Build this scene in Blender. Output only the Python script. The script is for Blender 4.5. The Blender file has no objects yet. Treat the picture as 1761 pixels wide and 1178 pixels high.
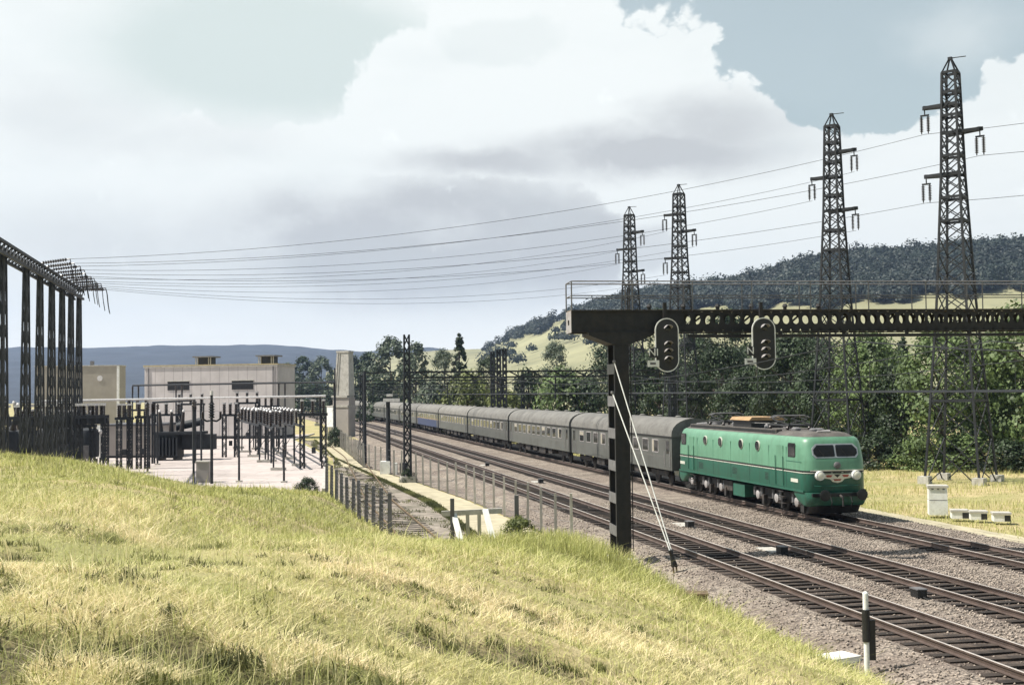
import bpy, math, random
import numpy as np
from mathutils import Vector, Matrix
random.seed(7); RNG = np.random.default_rng(11)
S = bpy.context.scene; COL = S.collection
PI = math.pi
# ------------------------------------------------------------------ camera
F_PX, CX, CY, EYE = 2100.0, 880.5, 589.0, 5.65
PITCH, ROLL = math.atan(86 / F_PX), 0.011
Fw = Vector((0, math.cos(PITCH), math.sin(PITCH))); U0 = Vector((0, -math.sin(PITCH), math.cos(PITCH))); R0 = Vector((1, 0, 0))
Rt = R0 * math.cos(ROLL) - U0 * math.sin(ROLL); Up = R0 * math.sin(ROLL) + U0 * math.cos(ROLL)
def ray(px, py): return Fw * F_PX + Rt * (px - CX) - Up * (py - CY)
def P(px, py, d):
    r = ray(px, py); k = d / r.y; return Vector((r.x * k, d, EYE + r.z * k))
def G(px, py, z=0.0):
    r = ray(px, py); k = (z - EYE) / r.z; return Vector((r.x * k, r.y * k, z))
def proj(x, y, z):
    v = np.stack([np.asarray(x, float), np.asarray(y, float), np.asarray(z, float) - EYE], -1)
    w = v @ np.array(Fw); return CX + F_PX * (v @ np.array(Rt)) / w, CY - F_PX * (v @ np.array(Up)) / w
cd = bpy.data.cameras.new("camera"); cam = bpy.data.objects.new("camera", cd); COL.objects.link(cam)
cam.matrix_world = Matrix(((Rt.x, Up.x, -Fw.x, 0), (Rt.y, Up.y, -Fw.y, 0), (Rt.z, Up.z, -Fw.z, EYE), (0, 0, 0, 1)))
cd.sensor_width = 36; cd.lens = 36 * F_PX / 1761; cd.clip_start = 0.1; cd.clip_end = 20000
S.camera = cam
S.view_settings.view_transform = 'Standard'; S.view_settings.look = 'None'; S.view_settings.exposure = 0.55; S.view_settings.gamma = 1
S.cycles.max_bounces = 5; S.cycles.diffuse_bounces = 3; S.cycles.transparent_max_bounces = 4; S.cycles.volume_bounces = 0
# ------------------------------------------------------------------ materials
def ramp2(nt, fac, a, b, p0=0.35, p1=0.65):
    r = nt.nodes.new('ShaderNodeValToRGB'); e = r.color_ramp.elements
    e[0].position = p0; e[0].color = (*a, 1); e[1].position = p1; e[1].color = (*b, 1)
    nt.links.new(fac, r.inputs[0]); return r.outputs[0]
def noise(nt, vec, scale, detail=4, rough=.6):
    n = nt.nodes.new('ShaderNodeTexNoise'); n.inputs['Scale'].default_value = scale; n.inputs['Detail'].default_value = detail
    n.inputs['Roughness'].default_value = rough; nt.links.new(vec, n.inputs['Vector']); return n.outputs['Fac']
def mixc(nt, fac, a, b, mode='MIX'):
    m = nt.nodes.new('ShaderNodeMix'); m.data_type = 'RGBA'; m.blend_type = mode
    for s, v in ((m.inputs[0], fac), (m.inputs[6], a), (m.inputs[7], b)):
        if hasattr(v, 'is_output'): nt.links.new(v, s)
        elif isinstance(v, (int, float)): s.default_value = v
        else: s.default_value = (*v, 1)
    return m.outputs[2]
def base_mat(name, rough=.7, metal=0.0):
    m = bpy.data.materials.new(name); m.use_nodes = True; nt = m.node_tree
    b = nt.nodes['Principled BSDF']; b.inputs['Roughness'].default_value = rough; b.inputs['Metallic'].default_value = metal
    tc = nt.nodes.new('ShaderNodeTexCoord'); return m, nt, b, tc.outputs['Object']
def bump(nt, b, h, strength=.4, dist=.02):
    n = nt.nodes.new('ShaderNodeBump'); n.inputs['Strength'].default_value = strength; n.inputs['Distance'].default_value = dist
    nt.links.new(h, n.inputs['Height']); nt.links.new(n.outputs[0], b.inputs['Normal'])
def mat(name, col, rough=.7, metal=0.0, var=.2, scale=3.0, dirt=None, dscale=1.2, bmp=0):
    m, nt, b, v = base_mat(name, rough, metal)
    f = noise(nt, v, scale, 5)
    c = ramp2(nt, f, [x * (1 - var) for x in col], [min(1, x * (1 + var)) for x in col])
    if dirt:
        f2 = noise(nt, v, dscale, 6, .7)
        mr = nt.nodes.new('ShaderNodeMapRange'); mr.inputs[1].default_value = .5; mr.inputs[2].default_value = .72; nt.links.new(f2, mr.inputs[0])
        c = mixc(nt, mr.outputs[0], c, dirt)
    nt.links.new(c, b.inputs['Base Color'])
    if bmp: bump(nt, b, noise(nt, v, scale * 6, 3), bmp)
    return m
def leaf_mat(name, a, b_, scale=.5):
    m, nt, b, v = base_mat(name, .6)
    at = nt.nodes.new('ShaderNodeAttribute'); at.attribute_name = 'rnd'
    c1 = ramp2(nt, at.outputs['Fac'], a, b_, .0, 1.0)
    c2 = mixc(nt, ramp2(nt, noise(nt, v, scale, 3), (0, 0, 0), (1, 1, 1), .4, .65), c1, [x * 1.45 for x in b_])
    nt.links.new(c2, b.inputs['Base Color'])
    tr = nt.nodes.new('ShaderNodeBsdfTranslucent'); nt.links.new(c2, tr.inputs[0])
    mx = nt.nodes.new('ShaderNodeMixShader'); mx.inputs[0].default_value = .25
    nt.links.new(b.outputs[0], mx.inputs[1]); nt.links.new(tr.outputs[0], mx.inputs[2])
    nt.links.new(mx.outputs[0], nt.nodes['Material Output'].inputs[0]); return m
def grime(m, scale=(1.2, 1.2, .12), amt=.45, col=(.06, .05, .04), lo=.5, hi=.75):
    nt = m.node_tree; b = nt.nodes['Principled BSDF']; src = b.inputs['Base Color'].links[0].from_socket; tc = nt.nodes.new('ShaderNodeTexCoord')
    mp = nt.nodes.new('ShaderNodeMapping'); mp.inputs['Scale'].default_value = scale; nt.links.new(tc.outputs['Object'], mp.inputs[0]); f = noise(nt, mp.outputs[0], 3.5, 6, .7)
    c = mixc(nt, ramp2(nt, f, (0, 0, 0), (amt, amt, amt), lo, hi), src, col); nt.links.new(c, b.inputs['Base Color'])
    b.inputs['Roughness'].default_value = min(.9, b.inputs['Roughness'].default_value); return m
def vary(m, k=.3):
    nt = m.node_tree; b = nt.nodes['Principled BSDF']; src = b.inputs['Base Color'].links[0].from_socket; oi = nt.nodes.new('ShaderNodeObjectInfo')
    c = mixc(nt, 1.0, src, ramp2(nt, oi.outputs['Random'], (1 - k, 1 - k, 1 - k), (1 + k, 1 + k * .9, 1 + k * .75), 0, 1), 'MULTIPLY'); nt.links.new(c, b.inputs['Base Color']); return m
MT = {}
MT['black_steel'] = mat('black_steel', (.013, .0125, .013), .6, .1, .35, 5, (.028, .022, .019), 2)
MT['grey_steel'] = mat('grey_steel', (.16, .155, .16), .6, .2, .2, 4)
MT['lit_steel'] = mat('lit_steel', (.36, .34, .34), .6, .1, .2, 4, (.16, .12, .10), 2)  # sunlit tone put into the steel's colour; also used on plain bright fittings
MT['pylon'] = mat('pylon_steel', (.014, .016, .019), .7, .2, .3, 2)
MT['mast'] = mat('mast_steel', (.022, .025, .03), .65, .2, .3, 2)
MT['insul'] = mat('insulator_glaze', (.03, .022, .02), .3, 0, .2)
MT['porcelain'] = mat('white_porcelain', (.62, .6, .6), .35, 0, .15, 6)
MT['white'] = mat('white_paint', (.78, .78, .75), .6, 0, .08, 6, (.5, .48, .42), 3)
MT['black'] = mat('black_paint', (.015, .015, .015), .5, 0, .3, 6)
MT['conc'] = mat('concrete', (.46, .44, .40), .85, 0, .15, 3, (.3, .28, .24), 1.3, .2)
MT['conc_post'] = mat('concrete_post', (.43, .41, .37), .85, 0, .2, 4, (.2, .18, .15), 2, .2)
MT['conc_dark'] = mat('dark_concrete_post', (.11, .11, .12), .85, 0, .25, 4, (.08, .07, .06), 2, .2)
MT['wall'] = mat('rendered_wall', (.50, .455, .455), .85, 0, .06, .6, (.40, .36, .35), .35)
MT['wall2'] = mat('annexe_wall', (.37, .335, .31), .85, 0, .08, .6, (.31, .28, .26), .4)
MT['beige'] = mat('beige_wall', (.33, .30, .25), .85, 0, .08, .7)
MT['trim'] = mat('ochre_trim', (.42, .34, .18), .8, 0, .15, 2)
MT['dark_open'] = mat('dark_louvre', (.02, .02, .022), .7, 0, .3)
MT['glass'] = mat('dark_glass', (.02, .022, .024), .06, 0, .2)
MT['blind'] = mat('cream_blind', (.34, .31, .25), .7, 0, .15)
MT['green_hi'] = mat('light_green_paint', (.122, .275, .178), .42, 0, .06, .8, (.085, .205, .13), .6)
MT['green_lo'] = mat('dark_green_paint', (.024, .115, .078), .4, 0, .1, .8, (.025, .075, .052), .8)
MT['cream_line'] = mat('cream_line', (.55, .55, .48), .5, 0, .1)
MT['loco_roof'] = mat('grey_roof', (.105, .095, .085), .7, 0, .25, 1.5, (.06, .05, .05), 1)
MT['tan'] = mat('tan_cover', (.36, .225, .11), .6, 0, .12, 2)
MT['chrome'] = mat('bright_metal', (.55, .55, .55), .3, .6, .1)
MT['lamp'] = mat('lamp_glass', (.8, .78, .66), .2, 0, .05)
MT['red'] = mat('red_enamel', (.35, .06, .04), .4, 0, .1)
MT['bogie'] = mat('bogie_iron', (.03, .027, .026), .7, .1, .4, 3, (.11, .085, .07), 2.5)
MT['coach'] = mat('grey_green_coach', (.10, .105, .098), .5, 0, .12, .5, (.065, .065, .058), .8)
MT['coach_blue'] = mat('navy_coach', (.03, .045, .11), .5, 0, .1, .5)
MT['coach_roof'] = mat('coach_roof', (.165, .16, .15), .75, 0, .12, .8, (.085, .08, .075), .6)
MT['rubber'] = mat('black_rubber', (.012, .012, .013), .8, 0, .2)
MT['rail'] = mat('rail_steel', (.16, .12, .105), .4, .5, .2, 2)
MT['rail_head'] = mat('worn_rail_head', (.52, .47, .43), .4, .25, .1, 2)  # wheel-worn top, with its shine put into the pale colour
MT['sleeper'] = mat('sleeper_wood', (.036, .027, .022), .95, 0, .4, 3, (.075, .058, .045), 2)
MT['rust'] = mat('weathered_wood', (.13, .09, .05), .9, 0, .3, 3)
MT['bark'] = mat('bark', (.07, .055, .045), .9, 0, .3, 3)
MT['leaf_dark'] = leaf_mat('leaf_dark', (.003, .008, .004), (.034, .057, .021))  # near-black green: shade among the trees behind the gantry put into the colour
MT['leaf_mid'] = leaf_mat('leaf_mid', (.012, .028, .009), (.12, .17, .056))
MT['leaf_yel'] = leaf_mat('leaf_yellow', (.04, .06, .014), (.15, .17, .045))
MT['leaf_grey'] = leaf_mat('leaf_grey', (.03, .045, .032), (.09, .115, .075))
MT['leaf_far'] = leaf_mat('leaf_far', (.008, .015, .012), (.022, .034, .026), .02)
grime(MT['green_hi'], amt=.5, col=(.065, .11, .075)); grime(MT['green_lo'], amt=.5, col=(.04, .05, .035)); grime(MT['coach'], amt=.5, col=(.05, .042, .034)); grime(MT['coach_roof'], (1, 1, 1), .6, (.06, .052, .045)); grime(MT['loco_roof'], (1, 1, 1), .6, (.05, .035, .025))
grime(MT['black_steel'], amt=.5, col=(.035, .026, .02), lo=.5, hi=.75); grime(MT['panel_wall'], amt=.35, col=(.25, .22, .2)) if 'panel_wall' in MT else None
vary(MT['coach'], .18); vary(MT['coach_roof'], .18); vary(MT['sleeper'], .45); vary(MT['conc_post'], .25)
# ------------------------------------------------------------------ mesh helpers
class MB:
    def __init__(s): s.v = []; s.f = []
    def add(s, vs, fs):
        o = len(s.v); s.v += [tuple(v) for v in vs]; s.f += [tuple(i + o for i in f) for f in fs]; return s
    def box(s, x0, x1, y0, y1, z0, z1):
        return s.add([(x0, y0, z0), (x1, y0, z0), (x1, y1, z0), (x0, y1, z0), (x0, y0, z1), (x1, y0, z1), (x1, y1, z1), (x0, y1, z1)],
                     [(0, 3, 2, 1), (4, 5, 6, 7), (0, 1, 5, 4), (1, 2, 6, 5), (2, 3, 7, 6), (3, 0, 4, 7)])
    def cbox(s, c, d): return s.box(c[0] - d[0] / 2, c[0] + d[0] / 2, c[1] - d[1] / 2, c[1] + d[1] / 2, c[2] - d[2] / 2, c[2] + d[2] / 2)
    def bar(s, p, q, w, h=None, w2=None):
        p = Vector(p); q = Vector(q); h = h or w; k = (w2 / w) if w2 else 1
        t = (q - p).normalized(); a = Vector((0, 0, 1)) if abs(t.z) < .95 else Vector((0, 1, 0))
        u = t.cross(a).normalized() * w / 2; v = u.cross(t).normalized() * h / 2
        vs = [p - u - v, p + u - v, p + u + v, p - u + v, q - (u + v) * k, q + (u - v) * k, q + (u + v) * k, q - (u - v) * k]
        return s.add(vs, [(0, 3, 2, 1), (4, 5, 6, 7), (0, 1, 5, 4), (1, 2, 6, 5), (2, 3, 7, 6), (3, 0, 4, 7)])
    def tube(s, p, q, r, n=8, r2=None):
        p = Vector(p); q = Vector(q); r2 = r if r2 is None else r2; t = (q - p).normalized()
        a = Vector((0, 0, 1)) if abs(t.z) < .95 else Vector((1, 0, 0)); u = t.cross(a).normalized(); v = t.cross(u)
        vs = []
        for c, rr in ((p, r), (q, r2)):
            vs += [c + (u * math.cos(2 * PI * i / n) + v * math.sin(2 * PI * i / n)) * rr for i in range(n)]
        return s.add(vs, [(i, (i + 1) % n, n + (i + 1) % n, n + i) for i in range(n)] + [tuple(range(n))[::-1], tuple(range(n, 2 * n))])
    def path(s, pts, r, n=5):
        for a, b in zip(pts, pts[1:]): s.tube(a, b, r, n)
        return s
    def lathe(s, o, prof, n=10, axis='z'):
        vs = []; o = Vector(o)
        for r, h in prof:
            for i in range(n):
                c, d = r * math.cos(2 * PI * i / n), r * math.sin(2 * PI * i / n)
                vs.append(o + Vector({'z': (c, d, h), 'x': (h, c, d), 'y': (c, h, d)}[axis]))
        m = len(prof)
        fs = [(j * n + i, j * n + (i + 1) % n, (j + 1) * n + (i + 1) % n, (j + 1) * n + i) for j in range(m - 1) for i in range(n)]
        return s.add(vs, fs + [tuple(range(n))[::-1], tuple(range((m - 1) * n, m * n))])
    def prism(s, poly, a0, a1, axis='x'):
        n = len(poly); vs = []
        for a in (a0, a1):
            for (p, q) in poly: vs.append({'x': (a, p, q), 'y': (p, a, q), 'z': (p, q, a)}[axis])
        return s.add(vs, [(i, (i + 1) % n, n + (i + 1) % n, n + i) for i in range(n)] + [tuple(range(n))[::-1], tuple(range(n, 2 * n))])
    def loft(s, loops, cap=True):
        n = len(loops[0]); vs = [p for l in loops for p in l]; m = len(loops)
        fs = [(j * n + i, j * n + (i + 1) % n, (j + 1) * n + (i + 1) % n, (j + 1) * n + i) for j in range(m - 1) for i in range(n)]
        if cap: fs += [tuple(range(n))[::-1], tuple(range((m - 1) * n, m * n))]
        return s.add(vs, fs)
    def build(s, name, m, parent=None, smooth=False, loc=None):
        me = bpy.data.meshes.new(name); me.from_pydata(s.v, [], s.f); me.update()
        import bmesh
        bm = bmesh.new(); bm.from_mesh(me); bmesh.ops.recalc_face_normals(bm, faces=bm.faces); bm.to_mesh(me); bm.free()
        if smooth:
            me.shade_smooth(); me.set_sharp_from_angle(angle=math.radians(38))
        me.materials.append(MT[m] if isinstance(m, str) else m)
        o = bpy.data.objects.new(name, me); COL.objects.link(o)
        if parent is not None: o.parent = parent
        if loc is not None: o.location = loc
        return o
def fast(name, V, T, m, attr=None, parent=None):
    V = np.ascontiguousarray(V, dtype=np.float32); T = np.ascontiguousarray(T, dtype=np.int32); k = T.shape[1]
    me = bpy.data.meshes.new(name); me.vertices.add(len(V)); me.vertices.foreach_set('co', V.ravel())
    me.loops.add(T.size); me.loops.foreach_set('vertex_index', T.ravel()); me.polygons.add(len(T))
    me.polygons.foreach_set('loop_start', np.arange(0, T.size, k, dtype=np.int32))
    me.update(calc_edges=True)
    if attr is not None:
        a = me.attributes.new('rnd', 'FLOAT', 'FACE'); a.data.foreach_set('value', np.ascontiguousarray(attr, dtype=np.float32))
    me.materials.append(MT[m] if isinstance(m, str) else m)
    o = bpy.data.objects.new(name, me); COL.objects.link(o)
    if parent is not None: o.parent = parent
    return o
def tag(o, label=None, cat=None, group=None, kind=None):
    for k, v in (('label', label), ('category', cat), ('group', group), ('kind', kind)):
        if v: o[k] = v
    return o
def empty(name, loc, rz=0, label=None, cat=None, group=None):
    o = bpy.data.objects.new(name, None); COL.objects.link(o); o.location = loc; o.rotation_euler = (0, 0, rz); o.empty_display_size = .3
    return tag(o, label, cat, group)
KIDS = {}
def copy_tree(o, parent=None):
    c = o.copy(); COL.objects.link(c); c.parent = parent
    for ch in list(o.children): copy_tree(ch, c)
    return c
ORD = ['first', 'second', 'third', 'fourth', 'fifth', 'sixth', 'seventh', 'eighth', 'ninth', 'tenth', 'eleventh', 'twelfth', 'thirteenth',
       'fourteenth', 'fifteenth', 'sixteenth', 'seventeenth', 'eighteenth']
# ------------------------------------------------------------------ track frame: straight, then a gentle left curve
TV = Vector((-.199, .980)).normalized(); NV = Vector((TV.y, -TV.x)); S0, RC = 200.0, 2500.0
def TF(s, n, z=0.0):
    if s <= S0: c = TV * s; t = TV
    else:
        a = (s - S0) / RC; c = TV * (S0 + RC * math.sin(a)) - NV * (RC * (1 - math.cos(a))); t = TV * math.cos(a) - NV * math.sin(a)
    m = Vector((t.y, -t.x)); p = c + m * n; return Vector((p.x, p.y, z)), math.atan2(-t.y, -t.x)
def npos(x, y): return x * NV.x + y * NV.y
# ------------------------------------------------------------------ terrain
YFX = [-400, -45, -21.6, -11.8, -5, 2.2, 400]; YFY = [240, 97, 84, 77.6, 53.8, 52, 52]
BU = [-.6, -.46, -.404, -.37, -.324, -.29, -.257, -.205, -.152, -.133, -.095, -.052, 0, .043, .086, .152, .286, .5]
BM = [.036, .040, .0446, .0483, .0578, .066, .0733, .0753, .0793, .094, .1134, .1186, .118, .1147, .1317, .166, .222, .40]
def sstep(a, b, x): t = np.clip((x - a) / (b - a), 0, 1); return t * t * (3 - 2 * t)
def smin(a, b, k): h = np.clip(.5 + .5 * (b - a) / k, 0, 1); return b * (1 - h) + a * h - k * h * (1 - h)
def vnoise(x, y, seed=0):
    r = np.random.default_rng(seed); o = np.zeros_like(x)
    for i in range(9):
        a = r.uniform(0, 2 * PI); f = 2 ** (i / 2.6); o += np.sin((x * math.cos(a) + y * math.sin(a)) * f + r.uniform(0, 6)) / f ** .8
    return o / 2.2
def ground_z(x, y):
    x = np.asarray(x, float); y = np.asarray(y, float)
    dA = 12.7 - (x * NV.x + y * NV.y); dB = np.interp(x, YFX, YFY) - y
    hA = .34 * np.maximum(dA, 0)
    lin = smin(.112 * np.maximum(dB, 0), np.full_like(x, 4.45), .8); ex = 4.55 * (1 - np.exp(-np.maximum(dB, 0) * .055))
    w = sstep(-5, -16, x) if False else np.clip((-5 - x) / 11, 0, 1); w = w * w * (3 - 2 * w)
    hB = lin * (1 - w) + ex * w
    h = np.maximum(smin(hA, hB, .5), 0)
    u = x / np.maximum(y, 3.0)
    lim = 5.65 - np.interp(u, BU, BM) * np.maximum(y, 0) - .22
    h = np.where(y > 8, np.maximum(smin(h, lim + .5, .35), 0), h)
    dist = np.sqrt(x * x + y * y)
    e_ = .8 * x - .6 * y; f_ = .6 * x + .8 * y
    h = h + .06 * np.clip(vnoise(e_ * .3, f_ * 2.2, 51), -.6, 1.2) * np.clip(h, 0, 1) * sstep(45, 20, y)
    bump_ = (.05 * vnoise(x * .9, y * .9, 3) + .10 * vnoise(x * .22, y * .22, 4)) * np.clip(h / .8, 0, 1)
    right = .012 * np.maximum((x * NV.x + y * NV.y) - 33, 0) * np.clip(1 - (dist - 150) / 300, 0, 1)
    return -.5 + h + bump_ + right
def axis_pts(lo, hi, step, far):
    a = list(np.arange(lo, hi + step / 2, step)); o = []; d = step; x = hi
    while x < far: d *= 1.25; x += d; o.append(x)
    l = []; d = step; x = lo
    while x > -far: d *= 1.25; x -= d; l.append(x)
    return np.array(l[::-1] + a + o)
def grid_mesh(name, xs, ys, zf, m):
    X, Y = np.meshgrid(xs, ys); Z = zf(X, Y); V = np.stack([X, Y, Z], -1).reshape(-1, 3); w = len(xs); h = len(ys)
    i = np.arange(h - 1)[:, None] * w + np.arange(w - 1)[None, :]; T = np.stack([i, i + 1, i + w + 1, i + w], -1).reshape(-1, 4)
    o = fast(name, V, T, m); o.data.shade_smooth(); return o
def grass_ground_mat():
    m, nt, b, v = base_mat('grass_ground', .95)
    big = noise(nt, v, .16, 4); mid = noise(nt, v, .9, 6, .7); fine = noise(nt, v, 9, 5, .75)
    c = ramp2(nt, mid, (.31, .255, .11), (.54, .44, .24))
    c = mixc(nt, ramp2(nt, big, (0, 0, 0), (1, 1, 1), .42, .62), c, (.30, .29, .11))
    c = mixc(nt, ramp2(nt, fine, (0, 0, 0), (.8, .8, .8), .5, .75), c, (.15, .12, .06))
    at = nt.nodes.new('ShaderNodeAttribute'); at.attribute_name = 'patch'
    mm = nt.nodes.new('ShaderNodeMath'); mm.operation = 'MULTIPLY'; nt.links.new(at.outputs['Fac'], mm.inputs[0]); nt.links.new(ramp2(nt, fine, (.4, .4, .4), (1, 1, 1), .3, .6), mm.inputs[1])
    c = mixc(nt, mm.outputs[0], c, (.055, .042, .02))
    nt.links.new(c, b.inputs['Base Color']); bump(nt, b, fine, .8, .06); return m
MT['grass_ground'] = grass_ground_mat()
def patch_f(x, y): return sstep(.45, .75, -(.5 * vnoise(x * 1.1 + 3, y * .8, 41) + .85 * vnoise(x * 3.2, y * 1.9, 42)) + .4 * sstep(12, 8, y) - .08 + .35 * sstep(12, 7, y) * sstep(2, -4, x)) * sstep(26, 12, y) * (1 - .5 * sstep(1, 6, x))
def mul_axis(*a):
    o = axis_pts(a[0], a[-1], .8, 2600); core = []
    for (p, q, st) in zip(a[:-1], a[1:], MSTEP): core += list(np.arange(p, q, st))
    return np.array(list(o[o < a[0]]) + core + list(o[o >= a[-1]]))
MSTEP = (.8, .28, .8); gxs = mul_axis(-62, -13, 12, 42); MSTEP = (.8, .28, .7); gys = mul_axis(-14, 5, 28, 112)
g = grid_mesh('ground', gxs, gys, lambda x, y: ground_z(x, y) - .10 * patch_f(x, y) * (y > 4), 'grass_ground'); tag(g, kind='structure')
gX, gY = np.meshgrid(gxs, gys); pa = g.data.attributes.new('patch', 'FLOAT', 'POINT'); pa.data.foreach_set('value', (patch_f(gX, gY) * (gY > 4)).astype(np.float32).ravel())
del gX, gY
def ribbon(name, left, right, z, m, kind='structure', sub=1.0, amp=0.0):
    """sheet between two polylines of equal length"""
    L = [Vector(p) for p in left]; R = [Vector(p) for p in right]; V = []; T = []; rows = []
    for (a, b), (c, d) in zip(zip(L, L[1:]), zip(R, R[1:])):
        n = max(1, int((b - a).length / sub))
        for i in range(n): rows.append((a.lerp(b, i / n), c.lerp(d, i / n)))
    rows.append((L[-1], R[-1])); k = 9
    for a, b in rows:
        for j in range(k): p = a.lerp(b, j / (k - 1)); V.append((p.x, p.y, z + (random.uniform(-amp, amp) if amp else 0)))
    for i in range(len(rows) - 1):
        for j in range(k - 1): T.append((i * k + j, i * k + j + 1, (i + 1) * k + j + 1, (i + 1) * k + j))
    o = fast(name, np.array(V), np.array(T), m); tag(o, kind=kind); return o
# ballast
def ballast_mat():
    m, nt, b, v = base_mat('ballast', .95)
    vo = nt.nodes.new('ShaderNodeTexVoronoi'); vo.inputs['Scale'].default_value = 13; nt.links.new(v, vo.inputs['Vector'])
    sp = nt.nodes.new('ShaderNodeSeparateColor'); nt.links.new(vo.outputs['Color'], sp.inputs[0])
    c = ramp2(nt, sp.outputs[0], (.10, .082, .07), (.40, .335, .275), .05, .95)
    c = mixc(nt, ramp2(nt, noise(nt, v, .35, 5, .7), (0, 0, 0), (.75, .75, .75), .42, .62), c, (.155, .12, .10))
    c = mixc(nt, ramp2(nt, noise(nt, v, .5, 3), (0, 0, 0), (.5, .5, .5), .55, .7), c, (.42, .37, .30))
    at = nt.nodes.new('ShaderNodeAttribute'); at.attribute_name = 'rnd'; c = mixc(nt, at.outputs['Fac'], c, (.075, .055, .045))
    nt.links.new(c, b.inputs['Base Color']); bump(nt, b, vo.outputs['Distance'], 1.0, .06); return m
MT['ballast'] = ballast_mat()
T1, T2, T3 = 15.5, 19.4, 24.7
prof = [(12.3, -.62), (12.9, -.34), (13.6, -.22), (14.2, -.19), (15.5, -.215), (16.8, -.20), (17.45, -.15), (18.1, -.20), (19.4, -.215), (20.7, -.20),
        (21.6, -.26), (22.4, -.26), (23.3, -.20), (24.7, -.215), (26.0, -.19), (26.8, -.26), (28.6, -.34), (29.4, -.6)]
V = []; T = []; k = len(prof); svals = list(np.arange(2, 90, .5)) + list(np.arange(90, 640, 5))
for s in svals:
    for n, z in prof:
        p, _ = TF(s, n); V.append((p.x, p.y, z + random.uniform(-.02, .02)))
for i in range(len(svals) - 1):
    for j in range(k - 1): T.append((i * k + j, i * k + j + 1, (i + 1) * k + j + 1, (i + 1) * k + j))
oil = [.85 if min(abs(.5 * (prof[j][0] + prof[j + 1][0]) - c) for c in (T1, T2, T3)) < .9 else .0 for j in range(k - 1)]
o = fast('ballast_bed', np.array(V), np.array(T), 'ballast', np.tile(np.array(oil), len(svals) - 1)); o.data.shade_smooth(); tag(o, kind='structure')
# loose stones on the near ballast
def stones(name, s0, s1, num):
    P8 = np.array([[1, 0, 0], [-1, 0, 0], [0, 1, 0], [0, -1, 0], [0, 0, .8], [0, 0, -.8]]); F8 = np.array([[0, 2, 4], [2, 1, 4], [1, 3, 4], [3, 0, 4], [2, 0, 5], [1, 2, 5], [3, 1, 5], [0, 3, 5]])
    s = s0 + (s1 - s0) * RNG.random(num) ** 1.3; n = RNG.uniform(12.6, 27.8, num)
    for c in (T1, T2, T3): n = np.where(abs(n - c) < 1.35, n + np.where(RNG.random(num) < .85, 2.6, 0), n)
    z = np.interp(n, [p[0] for p in prof], [p[1] for p in prof])
    c = np.stack([s * TV.x + n * NV.x, s * TV.y + n * NV.y, z + .015], -1)
    sz = RNG.uniform(.022, .05, (num, 1, 1)); ang = RNG.uniform(0, 2 * PI, num); ca, sa = np.cos(ang), np.sin(ang)
    p = P8[None] * RNG.uniform(.6, 1.25, (num, 6, 3)) * sz
    q = np.stack([p[..., 0] * ca[:, None] - p[..., 1] * sa[:, None], p[..., 0] * sa[:, None] + p[..., 1] * ca[:, None], p[..., 2]], -1) + c[:, None]
    T = (F8[None] + (np.arange(num) * 6)[:, None, None]).reshape(-1, 3)
    m, nt, b, v = base_mat('stone', .9); at = nt.nodes.new('ShaderNodeAttribute'); at.attribute_name = 'rnd'
    nt.links.new(ramp2(nt, at.outputs['Fac'], (.09, .075, .065), (.43, .36, .30), 0, 1), b.inputs['Base Color'])
    o = fast(name, q.reshape(-1, 3), T, m, np.repeat(RNG.random(num), 8)); tag(o, 'loose grey and pink ballast stones strewn between the tracks', 'gravel', kind='stuff')
stones('gravel', 16, 62, 26000)
# ------------------------------------------------------------------ railway tracks
RAILP = [(-.07, -.16), (.07, -.16), (.07, -.145), (.012, -.12), (.012, -.045), (.036, -.035), (.036, 0), (-.036, 0), (-.036, -.035), (-.012, -.045), (-.012, -.12), (-.07, -.145)]
RAIL_S = list(range(4, 200, 14)) + list(range(200, 620, 20))
sl_mesh = None
TL = ['nearest railway track beside the gantry post, with clearly visible sleepers', 'middle railway track between the nearest track and the train',
      'farthest railway track carrying the green locomotive and its train']
for ti, n0 in enumerate((T1, T2, T3)):
    org, _ = TF(20, n0, 0)
    root = empty('railway_track', org, 0, TL[ti], 'railway track', 'parallel railway tracks')
    for sgn in (-1, 1):
        loops = []
        for s in RAIL_S: loops.append([tuple(TF(s, n0 + sgn * .7535 + a, b)[0] - org) for a, b in RAILP])
        rl = MB().loft(loops).build('rail', 'rail', root)
        MB().loft([[tuple(TF(s, n0 + sgn * .7535 + a, b)[0] - org) for a, b in ((-.029, .001), (.029, .001), (.024, .006), (-.024, .006))] for s in RAIL_S]).build('rail_head', 'rail_head', rl)
    rest = MB(); i = 0; s = 9.0 if ti < 2 else 12.0
    while s < 330:
        p, a = TF(s + random.uniform(-.03, .03), n0, 0)
        if i < 100:
            if sl_mesh is None:
                so = MB().box(-.125, .125, -1.27, 1.27, -.31, -.155).build('sleeper', 'sleeper', root); sl_mesh = so.data
            else:
                so = bpy.data.objects.new('sleeper', sl_mesh); COL.objects.link(so); so.parent = root
            so.location = p - org; so.rotation_euler = (0, 0, a + random.uniform(-.02, .02)); so.location.z += random.uniform(-.012, .006)
        else:
            q = p - org; u = Vector((math.cos(a), math.sin(a), 0)) * .125; w = Vector((-math.sin(a), math.cos(a), 0)) * 1.27; dz = Vector((0, 0, .14)); b0 = q + Vector((0, 0, -.295))
            vs = [b0 - u - w, b0 + u - w, b0 + u + w, b0 - u + w]; vs += [x + dz for x in vs]
            rest.add(vs, [(4, 5, 6, 7), (0, 1, 5, 4), (1, 2, 6, 5), (2, 3, 7, 6), (3, 0, 4, 7)])
        s += .62; i += 1
    tag(rest.build('far_sleepers', 'sleeper', root), kind='stuff')
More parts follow.
